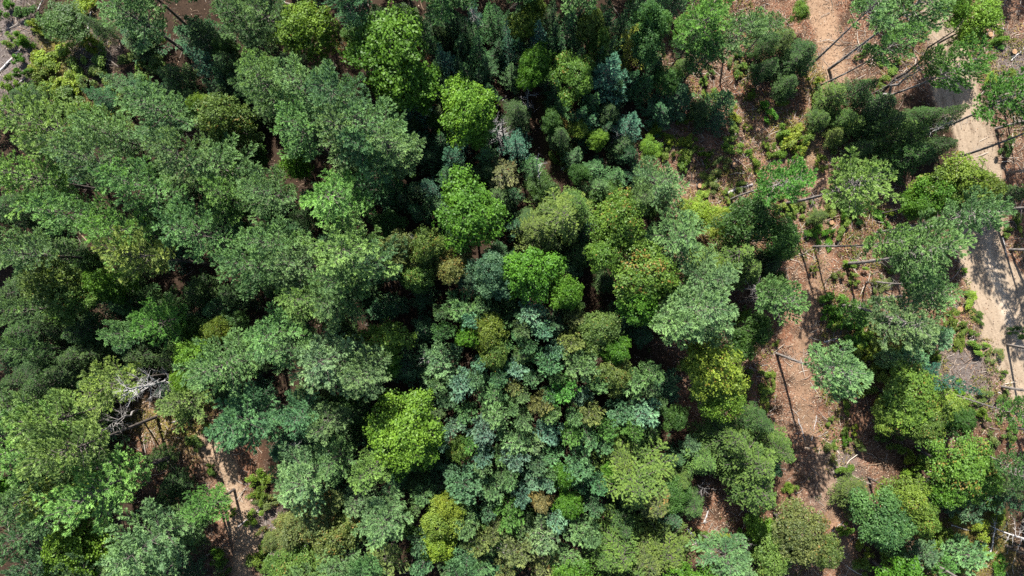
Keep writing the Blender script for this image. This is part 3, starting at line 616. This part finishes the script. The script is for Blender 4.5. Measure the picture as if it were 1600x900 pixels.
GAIN = {'pine': (1.44, 1.58, 1.14), 'yp': (1.34, 1.48, 1.12), 'fir': (1.5, 1.62, 1.3), 'hem': (1.1, 1.22, 1.0), 'leaf': (1.0, 1.05, 1.0), 'shr': (1.0, 1.05, 1.0)}
DEFH = {'yp': 8.2, 'shr': 1.8}
TOP_HIGH = 0.84
TOP = {'pine': 0.80, 'leaf': 0.80, 'hem': 0.72, 'fir': 0.985, 'yp': 0.75, 'shr': 0.6}

SPECS = []; LAND = []
lr = random.Random(3)
for kind, text in TABLE.items():
    for row in text.replace('\n', ' ').split(';'):
        row = row.strip()
        if not row: continue
        phrase = None
        if '!' in row: row, phrase = row.split('!'); phrase = phrase.strip()
        f = row.split()
        px, py, rad = map(float, f[:3]); h = float(f[4]) if len(f) > 4 else DEFH[kind]*lr.uniform(0.72, 1.18)
        h *= lr.uniform(0.82, 1.08) if kind == 'pine' and px < 1180 else lr.uniform(0.96, 1.04)
        SPECS.append(dict(kind=kind, px=px, py=py, r=rad, tint=f[3], h=h, phrase=phrase))
        if phrase: LAND.append((px, py, phrase))
LAND += [(778, 205, 'the white snag'), (235, 600, 'the bleached dead crown'), (1572, 832, 'the fallen white tree'), (350, 740, 'the sandy path'),
         (1298, 75, 'the trail top end'), (1520, 225, 'the upper road bend'), (1290, 735, 'the pale wood chips'), (60, 110, 'the grey slash heap'), (787, 863, 'the white star stump')]

# understory that fills the shaded gaps of the wood
cell = set()
pts = [(s['px'], s['py'], s['r']) for s in SPECS]
def clear_at(x, y):
    i = int(np.clip((x-GX0)/GS, 0, nx-1)); j = int(np.clip((y-GY0)/GS, 0, ny-1))
    return max(w_clear[i, j], w_road[i, j], w_path[i, j], w_trail[i, j], w_slash[i, j])
fr = random.Random(21); placed = []
n_try = 0
while len(placed) < 190 and n_try < 6000:
    n_try += 1
    px, py = fr.uniform(10, 1420), fr.uniform(10, 890)
    if any((px-a)**2+(py-b)**2 < (c*0.55+7)**2 for a, b, c in pts) or any((px-a)**2+(py-b)**2 < 27**2 for a, b in placed): continue
    kind = fr.choice(['hem', 'fir', 'fir', 'hem', 'leaf']); h = fr.uniform(4, 7)
    x, y = at(px, py, h*0.8)
    if clear_at(x, y) > 0.25: continue
    placed.append((px, py))
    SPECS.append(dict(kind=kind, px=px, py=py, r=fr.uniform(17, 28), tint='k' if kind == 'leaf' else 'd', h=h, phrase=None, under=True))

br = random.Random(31); bushes = []; n_try = 0
shr0 = [(q['px'], q['py'], q['r']) for q in SPECS]
while len(bushes) < 110 and n_try < 9000:
    n_try += 1
    px, py = br.uniform(1035, 1595), br.uniform(10, 890)
    x, y = at(px, py, 0.8)
    i = int(np.clip((x-GX0)/GS, 0, nx-1)); j = int(np.clip((y-GY0)/GS, 0, ny-1))
    if max(w_road[i, j], w_trail[i, j]) > 0.1 or w_clear[i, j] < 0.3 or n1[i, j] < 0.5: continue
    if any((px-a)**2+(py-b)**2 < (c*0.8+6)**2 for a, b, c in shr0) or any((px-a)**2+(py-b)**2 < 13**2 for a, b in bushes): continue
    bushes.append((px, py))
    SPECS.append(dict(kind='shr', px=px, py=py, r=br.uniform(6, 17), tint=br.choice('lvomfqqnyq'), h=br.uniform(0.6, 1.5), phrase=None))

# one label for every tree: its look, then where it stands against the trees one can name
def rel(px, py, lx, ly):
    dx, dy = px-lx, py-ly; a = math.degrees(math.atan2(-dy, dx)) % 360; d = math.hypot(dx, dy)
    w = ['right of', 'upper right of', 'above', 'upper left of', 'left of', 'lower left of', 'below', 'lower right of'][int(((a+22.5) % 360)//45)]
    return w, d
taken = set()
def size_word(s):
    r0 = {'pine': 42, 'leaf': 36, 'hem': 34, 'fir': 19, 'yp': 20, 'shr': 16}[s['kind']]
    return 'big' if s['r'] > r0*1.22 else ('small' if s['r'] < r0*0.72 else '')
def make_label(s):
    adj = TINT[s['kind']][s['tint']][2]; noun = NOUN[s['kind']][1]
    if s['phrase']:
        t = s['phrase'].replace('the ', '', 1)
        w, d, p = sorted((rel(s['px'], s['py'], a, b)[::-1] + (q,) for a, b, q in LAND if q != s['phrase']))[0][1], 0, None
        near = sorted((rel(s['px'], s['py'], a, b)[1], rel(s['px'], s['py'], a, b)[0], q) for a, b, q in LAND if q != s['phrase'])[0]
        lab = f"{t} with {adj} crown, {near[1]} {near[2]}"
        taken.add(lab); return lab
    near = sorted((rel(s['px'], s['py'], a, b)[1], rel(s['px'], s['py'], a, b)[0], q) for a, b, q in LAND)
    sz = size_word(s); head = ' '.join(x for x in (sz, 'shaded' if s.get('under') else '', adj, noun) if x)
    opts = []
    for k in range(2):
        d, w, q = near[k]; opts.append(f"{head} {'just ' if d < 75 else ''}{w} {q}")
    for i, j in ((0, 1), (0, 2), (1, 2), (0, 3), (1, 3), (2, 3), (0, 4), (1, 4)):
        opts.append(f"{head} {near[i][1]} {near[i][2]}, {near[j][1]} {near[j][2]}")
    for o_ in opts:
        if o_ not in taken and len(o_.replace(',', '').split()) <= 16:
            taken.add(o_); return o_
    for extra in ('slim', 'ragged', 'lopsided'):
        o_ = f"{extra} {opts[0]}"
        if o_ not in taken: taken.add(o_); return o_
    return opts[0]

used_n = {}
def plant(s, label, group):
    kind = s['kind']; fam = PINE_HIGH if kind == 'pine' and s['px'] > 1185 else FAM[kind]; k = used_n.get(kind, lr.randrange(5)); used_n[kind] = k+1
    tm, cm, H, R = fam[k % len(fam)]
    z_ref = s['h']*TOP[kind]
    x, y = at(s['px'], s['py'], z_ref)
    z0 = zat(x, y)
    wr = s['r']/FPX*(CAM_H-z_ref)*(0.86 if kind == 'pine' and s['px'] > 1185 else 1.0)
    grow = {'pine': 1.08 if s['px'] < 1185 else 1.14, 'leaf': 1.17, 'hem': 1.15, 'fir': 1.38, 'yp': 0.98, 'shr': 1.12}[kind]
    sx = wr*grow/R; sz = s['h']/H
    nm, _, cat = NOUN[kind]
    t = thing(nm, label, cat, (x, y, z0), group)
    t.rotation_euler = (lr.gauss(0, 0.03), lr.gauss(0, 0.03), lr.uniform(0, 6.28))
    el = lr.uniform(0.9, 1.1) if kind != 'shr' else lr.uniform(0.7, 1.4); t.scale = (sx*el, sx/el, sz)
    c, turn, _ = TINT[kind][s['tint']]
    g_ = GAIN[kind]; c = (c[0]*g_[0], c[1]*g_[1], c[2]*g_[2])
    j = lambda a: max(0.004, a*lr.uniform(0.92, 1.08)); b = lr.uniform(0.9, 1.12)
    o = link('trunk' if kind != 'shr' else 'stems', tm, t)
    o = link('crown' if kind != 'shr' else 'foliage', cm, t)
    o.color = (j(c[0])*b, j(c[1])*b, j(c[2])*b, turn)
    return t
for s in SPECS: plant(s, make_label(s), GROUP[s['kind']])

# forest that goes on past the frame (its shade falls into the picture)
orr = random.Random(8); ring = []
for px, py in ((1740, 140), (1765, 225), (1735, 300), (1765, 375), (1745, 60), (1760, 560), (1742, 640), (1765, 720), (1735, 800)):
    ring.append((px, py))
    plant(dict(kind='pine', px=px, py=py, r=46, tint=orr.choice('gd'), h=16.5, phrase=None), 'tall pine standing beyond the dirt road, outside the photo', 'roadside pines outside the photo')
tries = 0
while len(ring) < 130 and tries < 6000:
    tries += 1
    px, py = (orr.uniform(-260, 1860), orr.uniform(-330, 1130)) if tries % 2 else (orr.uniform(-60, 1660), orr.choice([orr.uniform(-90, -15), orr.uniform(915, 990)]))
    kind = orr.choice(['pine', 'pine', 'hem', 'leaf', 'fir']); h = {'pine': 16, 'hem': 10, 'leaf': 11, 'fir': 9}[kind]*orr.uniform(0.85, 1.1)
    r_ = {'pine': 44, 'hem': 38, 'leaf': 40, 'fir': 22}[kind]*orr.uniform(0.85, 1.2)
    m = r_*0.55
    bx, by = 800+(px-800)*0.76, 450+(py-450)*0.76
    if -m < px < 1600+m and -m < py < 900+m: continue
    x, y = at(px, py, h*TOP[kind])
    if clear_at(x, y) > 0.4 or abs(x) > 62 or not -39 < y < 43: continue
    if (1195 < px < 1335 or px < 150) and py < 60: continue          # keeps the trail head in the sun
    if any((px-a)**2+(py-b)**2 < 62**2 for a, b in ring): continue
    ring.append((px, py))
    sp = dict(kind=kind, px=px, py=py, r=r_, tint=orr.choice(['g', 'd'] if kind != 'leaf' else ['v', 'o']), h=h, phrase=None)
    seen = -r_*1.4 < px < 1600+r_*1.4 and -r_*1.4 < py < 900+r_*1.4
    plant(sp, make_label(sp) if seen else 'forest tree standing beyond the edge of the photo', GROUP[kind] if seen else 'forest beyond the edge')

# ------------------------------------------------------------------ dead trees, logs, stumps
def twiggy(s, p0, d, L, r0, r, levels=2, mat=0, n=7):
    d = d/np.linalg.norm(d); b = r.normal(0, 0.18, 3)
    q = np.linspace(0, 1, 4)
    P = p0+np.outer(q, d)*L+np.outer(q*q, b)*L
    s.tube(P, r0*(1-0.85*q), 4, cap=False, mat=mat)
    if levels:
        for _ in range(n):
            t = r.uniform(0.25, 0.97); c = p0+d*L*t+b*L*t*t
            dd = d*0.7+r.normal(0, 0.6, 3); twiggy(s, c, dd, L*r.uniform(0.25, 0.5)*(1.2-t*0.6), r0*0.5*(1-0.7*t), r, levels-1, mat, max(2, n-2))

def dead_tree(name, label, base, top, r0, nb, bl, mat, seed, start=0.3, levels=2, ang=0.35, grp=None, cat='dead tree', thick=0.32):
    """bare trunk from base to top, every main branch an object of its own"""
    r = np.random.default_rng(seed)
    b = np.array(base); v = np.array(top)-b; L = np.linalg.norm(v); d = v/L
    t = thing(name, label, cat, tuple(b), grp)
    q = np.linspace(-0.02, 1, 8); P = np.outer(q, v); P[1:-1] += r.normal(0, 0.012*L, (6, 3))
    s = Soup(); s.tube(P, r0*(1-0.85*np.clip(q, 0, 1)), 7); link('trunk', s.mesh('trunk', [mat], True), t)
    U, Wv = frames(d[None])
    for i in range(nb):
        k = start+(0.97-start)*(i+r.random()*0.7)/nb; a = r.uniform(0, 6.28)
        dd = np.cos(a)*U[0]+np.sin(a)*Wv[0]+d*ang+np.array([0, 0, 0.08])
        s = Soup(); twiggy(s, v*k, dd, bl*r.uniform(0.6, 1.15)*(1.15-0.5*k), r0*thick*(1-0.5*k), r, levels)
        link('branch', s.mesh('branch', [mat], True), t)
    return t

def up(px, py, z): x, y = at(px, py, z); return (x, y, z)
def gnd(px, py, lift=0.0): x, y = at(px, py, 0.2); return (x, y, zat(x, y)+lift)

dead_tree('dead_tree', 'white brushy snag of dense bare twigs beside a dark pole, among the firs', gnd(783, 232), up(772, 186, 6.5), 0.12, 44, 1.6, M_WHITE, 1, 0.1, 2, 0.6)
dead_tree('dead_pole', 'dark bare pole standing just right of the white snag', gnd(790, 242), up(784, 178, 9), 0.12, 4, 0.5, M_BARK, 2, 0.4, 1, 0.2, cat='snag')
dead_tree('dead_tree', 'bleached dead crown spreading bare grey limbs right of the lemon-green pine', gnd(300, 582), up(194, 612, 12.5), 0.20, 44, 2.3, M_WHITE, 3, 0.12, 2, 0.5)
dead_tree('dead_tree', 'grey dead top with drooping twigs below the lemon-green pine', gnd(215, 640), up(165, 668, 10), 0.12, 16, 1.7, M_GREY, 4, 0.4, 2, 0.2)
dead_tree('dead_tree', 'thin bare white trunk between firs, with a few side twigs', gnd(838, 320), up(842, 240, 9), 0.10, 9, 1.0, M_WHITE, 5, 0.2, 1, 0.2)
dead_tree('dead_tree', 'small grey dying pine with pale forked limbs below the vivid top-centre maple', gnd(822, 190), up(826, 132, 6), 0.09, 12, 1.4, M_WHITE, 6, 0.3, 2, 0.5)
dead_tree('fallen_tree', 'fallen white tree with a comb of bare branches at the lower roadside', gnd(1640, 858, 1.3), gnd(1532, 814, 0.9), 0.17, 24, 1.9, M_WHITE, 7, 0.05, 1, 0.35, cat='fallen tree', thick=0.3)
dead_tree('fallen_tree', 'second bare white trunk lying under the comb-branched fallen tree', gnd(1548, 868, 0.25), gnd(1552, 800, 0.3), 0.10, 7, 0.8, M_WHITE, 8, 0.1, 1, 0.3, cat='fallen tree')
dead_tree('dead_tree', 'white star-shaped dead top seen from above among lower young pines', gnd(787, 845), up(787, 865, 6.5), 0.09, 13, 1.1, M_WHITE, 9, 0.55, 1, 0.1)
dead_tree('dead_tree', 'dead grey top raking across the wide roadside pine', gnd(1395, 362), up(1482, 352, 13), 0.11, 16, 1.2, M_WHITE, 10, 0.45, 1, 0.5)
dead_tree('dead_tree', 'slanting grey trunk with lichen twigs left of the road bend pine', gnd(1428, 222), up(1490, 188, 9), 0.13, 16, 1.0, M_GREY, 11, 0.5, 2, 0.4, thick=0.25)
dead_tree('dead_tree', 'long dark leaning trunk under the upper trailside pines', gnd(1376, 150), up(1505, 32, 15), 0.17, 8, 1.0, M_BARK, 12, 0.3, 1, 0.3)
dead_tree('dead_tree', 'pair-forming grey trunk leaning toward the roadside pine crown', gnd(1383, 143), up(1440, 108, 11), 0.17, 6, 0.8, M_GREY, 13, 0.5, 1, 0.3)
dead_tree('dead_tree', 'pale leaning pole rising into the pine right of the red clearing top', gnd(1128, 68), up(1172, 22, 13), 0.11, 8, 0.8, M_WHITE, 14, 0.5, 1, 0.3)
dead_tree('dead_tree', 'bare dark-grey trunk with silver upper twigs in the fir stand top', gnd(745, 60), up(735, 5, 10), 0.12, 18, 1.0, M_GREY, 15, 0.3, 2, 0.3)
dead_tree('dead_tree', 'pale frosted dead twigs on the edge of the frosted young pine', gnd(690, 565), up(662, 560, 6.5), 0.06, 16, 1.1, M_WHITE, 16, 0.4, 2, 0.4)
dead_tree('dead_tree', 'grey twiggy dead top below the fresh hemlock', gnd(1090, 758), up(1102, 765, 4), 0.07, 12, 1.2, M_GREY, 17, 0.3, 2, 0.4)
dead_tree('dead_tree', 'curled grey dead top between the big olive hemlock and brown-flecked tree', gnd(1150, 845), up(1166, 848, 4), 0.07, 14, 1.1, M_GREY, 18, 0.3, 2, 0.4)
dead_tree('dead_tree', 'dead twiggy brown sapling above the small dark bushes of the clearing', gnd(960, 235), up(965, 205, 5), 0.06, 14, 1.2, M_GREY, 19, 0.2, 2, 0.4)
dead_tree('dead_tree', 'grey branchy dead limbs lower left of the pine over the path', gnd(455, 718), up(462, 692, 9), 0.08, 12, 1.4, M_WHITE, 20, 0.3, 2, 0.5)
dead_tree('dead_tree', 'small silver dead crown behind the domed olive maples', gnd(655, 400), up(648, 372, 10), 0.08, 14, 1.1, M_WHITE, 21, 0.5, 2, 0.5)
dead_tree('dead_tree', 'broken dark spar standing in the clearing beside the wide roadside pine', gnd(1356, 440), up(1372, 452, 7), 0.09, 7, 0.8, M_BARK, 22, 0.3, 1, 0.2)
dead_tree('dead_tree', 'bare twigs of a dying pine on the trail pine left side', gnd(1165, 452), up(1188, 448, 11), 0.05, 10, 1.2, M_WHITE, 23, 0.4, 2, 0.5)

def log(label, p, q, r0, mat=None, ends=True, stubs=2, seed=0, name='fallen_log', grp='logs lying on the ground'):
    r = np.random.default_rng(900+seed)
    a = np.array(gnd(*p, lift=r0*0.7)); b = np.array(gnd(*q, lift=r0*0.7)); v = b-a
    t = thing(name, label, 'log', tuple(a), grp)
    k = np.linspace(0, 1, 6); P = np.outer(k, v); P[1:-1, :2] += r.normal(0, 0.04, (4, 2))
    s = Soup(); s.tube(P, r0*(1-0.4*k)*(1+r.normal(0, 0.05, 6)), 8); link('bark', s.mesh('bark', [mat or M_GREY], True), t)
    d = norm(v[None])[0]; U, Wv = frames(d[None]); an = np.arange(8)/8*6.283
    s = Soup(); ring_ = (np.cos(an)[:, None]*U+np.sin(an)[:, None]*Wv)*r0*0.9
    s.add(np.vstack([ring_-d*0.012, [-d*0.02]]), [[i, (i+1) % 8, 8] for i in range(8)]); link('cut_face', s.mesh('cut_face', [M_CUT]), t)
    for _ in range(stubs):
        s = Soup(); kk = r.uniform(0.2, 0.9); twiggy(s, v*kk, r.normal(size=3)+np.array([0, 0, 0.6]), r.uniform(0.4, 1.0), r0*0.3, r, 1); link('branch', s.mesh('branch', [mat or M_GREY]), t)
LOGS = [
    ('pale grey log lying across the grey slash heap', (0, 112), (34, 76), .12, M_WHITE), ('short dark log below the pale log in the slash heap', (25, 135), (45, 118), .10, M_GREY),
    ('thin pole at the photo corner slash, pointing up', (64, 18), (72, -4), .06, M_WHITE), ('white split pole standing out of the fern patch', (136, 50), (143, 18), .09, M_WHITE),
    ('thin grey pole beside the fern patch', (118, 150), (120, 92), .05, M_GREY), ('dark log lying across the clearing below the dark bushes', (1028, 204), (1072, 178), .12, M_BARK),
    ('pale pole lying above the wide olive hemlock', (876, 266), (904, 256), .06, M_WHITE), ('thick grey log poking from under the left trailside pine', (1128, 304), (1176, 288), .16, M_GREY),
    ('grey log on the lower clearing slope beside young pines', (1074, 828), (1112, 868), .14, M_WHITE), ('short pale log in the dark hollow below the hemlock', (1102, 818), (1108, 800), .09, M_WHITE),
    ('long dark log on the bank between the yellow shrubs and road', (1448, 512), (1496, 530), .13, M_BARK), ('pale log among the yellow shrubs of the clearing', (1288, 534), (1310, 528), .09, M_WHITE),
    ('dark log under the yellow shrubs', (1330, 526), (1354, 521), .10, M_BARK), ('thin pale pole in the gap beside the big olive hemlock', (911, 822), (929, 863), .05, M_WHITE),
    ('weathered log on the roadside bank at the upper road', (1546, 38), (1572, 46), .12, M_BARK), ('slanting pole on the upper roadside bank', (1580, 95), (1600, 75), .07, M_WHITE),
    ('white log lying along the lower roadside verge', (1570, 370), (1575, 402), .05, M_WHITE), ('pole leaning over the sandy path slash', (370, 825), (404, 797), .08, M_GREY),
    ('grey log in the slash beside the sandy path', (474, 858), (486, 838), .09, M_WHITE), ('long pole lying under the pine by the sandy path', (268, 660), (316, 646), .07, M_GREY),
    ('thin pole across the thicket gap', (805, 630), (842, 622), .05, M_WHITE), ('pale pole leaning in the thicket gap', (884, 592), (882, 568), .07, M_WHITE),
    ('dark fallen trunk in the trailside hollow', (1232, 335), (1245, 332), .13, M_BARK), ('bleached pole on the red litter', (1250, 655), (1262, 690), .05, M_WHITE),
    ('second bleached pole on the red litter, steeper', (1272, 690), (1280, 650), .05, M_WHITE), ('pale pole at the trail bottom', (1304, 835), (1322, 818), .05, M_WHITE),
    ('long dark pole on the lower trail verge', (1332, 812), (1364, 860), .06, M_BARK), ('weathered pole behind the red-edged maple', (1440, 770), (1500, 808), .11, M_BARK),
    ('white pole on the bank below the teal spruce', (1555, 612), (1575, 616), .07, M_WHITE), ('thin pole lying left of the fallen white tree', (1488, 822), (1518, 830), .06, M_WHITE),
    ('broken log in the top centre firs', (773, 172), (792, 150), .06, M_GREY), ('thin grey log below the lime domed maple', (612, 748), (662, 740), .06, M_GREY),
]
for i, (lab, p, q, r0, m) in enumerate(LOGS): log(lab, p, q, r0, m, seed=i)

def stump(label, px, py, r0, h, seed):
    r = np.random.default_rng(seed); b = np.array(gnd(px, py))
    t = thing('tree_stump', label, 'stump', tuple(b), 'cut stumps in the clearing')
    an = np.arange(12)/12*6.283; fl = 1+0.18*r.random(12)
    rr = np.array([1.5, 1.12, 1.0, 1.0])*r0; zz = np.array([-0.1, 0.1*h, 0.5*h, h])
    Vv = np.concatenate([np.stack([np.cos(an)*q*(1+(fl-1)*(2-k*0.6)), np.sin(an)*q*(1+(fl-1)*(2-k*0.6)), np.full(12, z)], -1) for k, (q, z) in enumerate(zip(rr, zz))])
    s = Soup(); s.add(Vv, [[k*12+i, k*12+(i+1) % 12, (k+1)*12+(i+1) % 12, (k+1)*12+i] for k in range(3) for i in range(12)]); link('bark', s.mesh('bark', [M_BARK], True), t)
    s = Soup(); s.add(np.vstack([Vv[-12:]*[0.97, 0.97, 1]+[0, 0, 0.004], [[0, 0, h+0.01]]]), [[i, (i+1) % 12, 12] for i in range(12)]); link('cut_face', s.mesh('cut_face', [M_CUT]), t)
for i, (lab, px, py, r0) in enumerate([
    ('orange cut stump in the shaded hollow left of the yellow-flecked maple', 1043, 622, .30), ('orange cut stump in the upper clearing beside pale slash', 1147, 258, .26),
    ('low stump on the clearing below the upper orange stump', 1092, 291, .24), ('pale stump on the bank beside the dirt road', 1498, 483, .30),
    ('grey stump by the rocks below the yellow shrubs and road', 1525, 550, .34), ('stump among the chips at the trail foot', 1318, 735, .26), ('stump below the bushy trailside pine', 1302, 347, .24),
    ('stump on the upper roadside bank', 1545, 55, .25), ('stump on the roadside bank above the bend pine', 1582, 82, .25), ('stump beside the trail under the thicket shrub', 1306, 695, .24)]):
    stump(lab, px, py, r0, 0.35, 700+i)

# ------------------------------------------------------------------ litter, twigs, ferns: what nobody could count
def stuff_mat(name, trans=0.0):
    m, nt, out = mat_new(name)
    a = N(nt, 'ShaderNodeAttribute', attribute_name='own')
    p = N(nt, 'ShaderNodeBsdfPrincipled'); p.inputs['Roughness'].default_value = 0.8; p.inputs['Specular IOR Level'].default_value = 0.2
    nt.links.new(a.outputs['Color'], p.inputs['Base Color'])
    if trans:
        tr = N(nt, 'ShaderNodeBsdfTranslucent'); nt.links.new(a.outputs['Color'], tr.inputs['Color'])
        mx = N(nt, 'ShaderNodeMixShader'); mx.inputs[0].default_value = trans
        nt.links.new(p.outputs[0], mx.inputs[1]); nt.links.new(tr.outputs[0], mx.inputs[2]); nt.links.new(mx.outputs[0], out.inputs['Surface'])
    else: nt.links.new(p.outputs[0], out.inputs['Surface'])
    return m
def put_colour(me, c):
    a = me.attributes.new('own', 'FLOAT_COLOR', 'POINT'); a.data.foreach_set('color', np.concatenate([c, np.ones((len(c), 1))], 1).astype(np.float32).ravel())
def scatter(n, weight, r):
    """random ground points with chance given by the weight map"""
    x = r.uniform(-56, 58, n); y = r.uniform(-34, 36, n)
    i = np.clip(((x-GX0)/GS), 0, nx-2); j = np.clip(((y-GY0)/GS), 0, ny-2)
    ii, jj = i.astype(int), j.astype(int); fu, fv = i-ii, j-jj
    z = Z[ii, jj]*(1-fu)*(1-fv)+Z[ii+1, jj]*fu*(1-fv)+Z[ii, jj+1]*(1-fu)*fv+Z[ii+1, jj+1]*fu*fv
    k = r.random(n) < weight[ii, jj]
    return np.stack([x, y, z], -1)[k]
def palette(cols, n, r, v=0.2):
    c = np.array(cols)[r.integers(0, len(cols), n)]; return 0.56*c*r.uniform(1-v, 1+v, (n, 1))

r = np.random.default_rng(77)
wl = np.clip(w_clear*(1-0.8*w_slash)+w_slash*0.1+0.05, 0, 1)*(1-0.9*w_road)*(1-0.75*np.maximum(w_trail, w_path))*np.clip(0.25+1.3*n2, 0, 1)
C = scatter(520000, wl, r); C[:, 2] += r.uniform(0.01, 0.06, len(C))
s = Soup(); leaves(s, C, np.tile([[0, 0, 1.0]], (len(C), 1)), 0.13, np.full(len(C), 0.5), np.full(len(C), 1.0), 0.45, r)
me = s.mesh('leaf_litter', [stuff_mat('dry_leaves')]); put_colour(me, np.repeat(palette([(.19, .11, .07), (.27, .17, .11), (.33, .23, .155), (.15, .08, .052), (.44, .35, .26), (.21, .14, .095), (.28, .15, .08), (.11, .075, .055)], len(C), r), 4, 0))
o = link('leaf_litter', me); o['kind'] = 'stuff'
print('litter', len(C))

wt = np.clip(w_clear*0.75+w_slash*2.4+0.12, 0, 1)*(1-0.96*w_road)*(1-0.7*np.maximum(w_trail, w_path))*np.clip(n1*1.5+0.1, 0, 1)
C = scatter(78000, wt, r); n = len(C)
a = r.uniform(0, 6.28, n); L = r.exponential(0.38, n)+0.15; L = np.minimum(L, 2.6); th = 0.010+0.011*L*r.uniform(0.6, 1.4, n)
d = np.stack([np.cos(a), np.sin(a), r.normal(0, 0.12, n)], -1)*L[:, None]; u = np.stack([-np.sin(a), np.cos(a), np.zeros(n)], -1)*th[:, None]; z_ = np.zeros((n, 3)); z_[:, 2] = th*1.5
C[:, 2] += 0.03+0.05*r.random(n)+np.abs(d[:, 2])*0.5
bend = r.normal(0, 0.06, (n, 1))*u/th[:, None]*L[:, None]
Vv = np.stack([C-d/2-u, C-d/2+z_, C-d/2+u, C+bend-u, C+bend+z_, C+bend+u, C+d/2-u*0.4, C+d/2+z_*0.4, C+d/2+u*0.4], 1).reshape(-1, 3)
F = np.array([[0, 3, 4, 1], [1, 4, 5, 2], [3, 6, 7, 4], [4, 7, 8, 5]])
F = (np.arange(n)*9)[:, None, None]+F[None]
s = Soup(); s.add(Vv, F.reshape(-1, 4)); me = s.mesh('twig_slash', [stuff_mat('dry_twigs')])
put_colour(me, np.repeat(palette([(.34, .30, .26), (.26, .22, .18), (.20, .15, .11), (.50, .44, .37), (.12, .09, .07), (.30, .21, .14), (.16, .11, .08)], n, r), 9, 0))
o = link('twig_slash', me); o['kind'] = 'stuff'

# ferns, seedlings and grass
def greens(name, count, weight, cols, size, per, hgt, seed):
    r = np.random.default_rng(seed)
    C = scatter(count, weight, r); m = len(C); cs = r.uniform(0.6, 1.5, m)
    P = np.repeat(C, per, 0)+r.normal(0, 1, (m*per, 3))*np.repeat(cs, per)[:, None]*np.array([hgt*0.8, hgt*0.8, 0])
    P[:, 2] += np.abs(r.normal(0, 1, m*per))*hgt*0.6+0.04
    s = Soup(); leaves(s, P, np.tile([[0, 0, 1.0]], (len(P), 1)), size, np.full(len(P), .5), np.full(len(P), 1.), 0.55, r)
    me = s.mesh(name, [stuff_mat(name+'_leaf', 0.3)]); cc = np.repeat(palette(cols, m, r, 0.15), per, 0)*r.uniform(0.75, 1.25, (m*per, 1))
    put_colour(me, np.repeat(cc, 4, 0)); o = link(name, me); o['kind'] = 'stuff'
ways = np.maximum(np.maximum(w_road, w_trail), w_path)
greens('ground_ferns', 26000, np.maximum(w_grass*0.9, np.clip((n1-0.52)*3.0, 0, 0.75)*np.clip(w_clear, 0, 1)*(X > 12))*(1-ways), [(.16, .17, .03), (.24, .20, .05), (.10, .14, .025), (.28, .22, .07)], 0.16, 16, 0.28, 5)
greens('undergrowth', 14000, np.clip(0.40-w_clear*0.33, 0.04, 1)*(1-ways)*np.clip(n1*2-0.4, 0, 1), [(.05, .09, .02), (.08, .11, .03), (.04, .075, .025), (.10, .11, .03)], 0.15, 14, 0.3, 6)
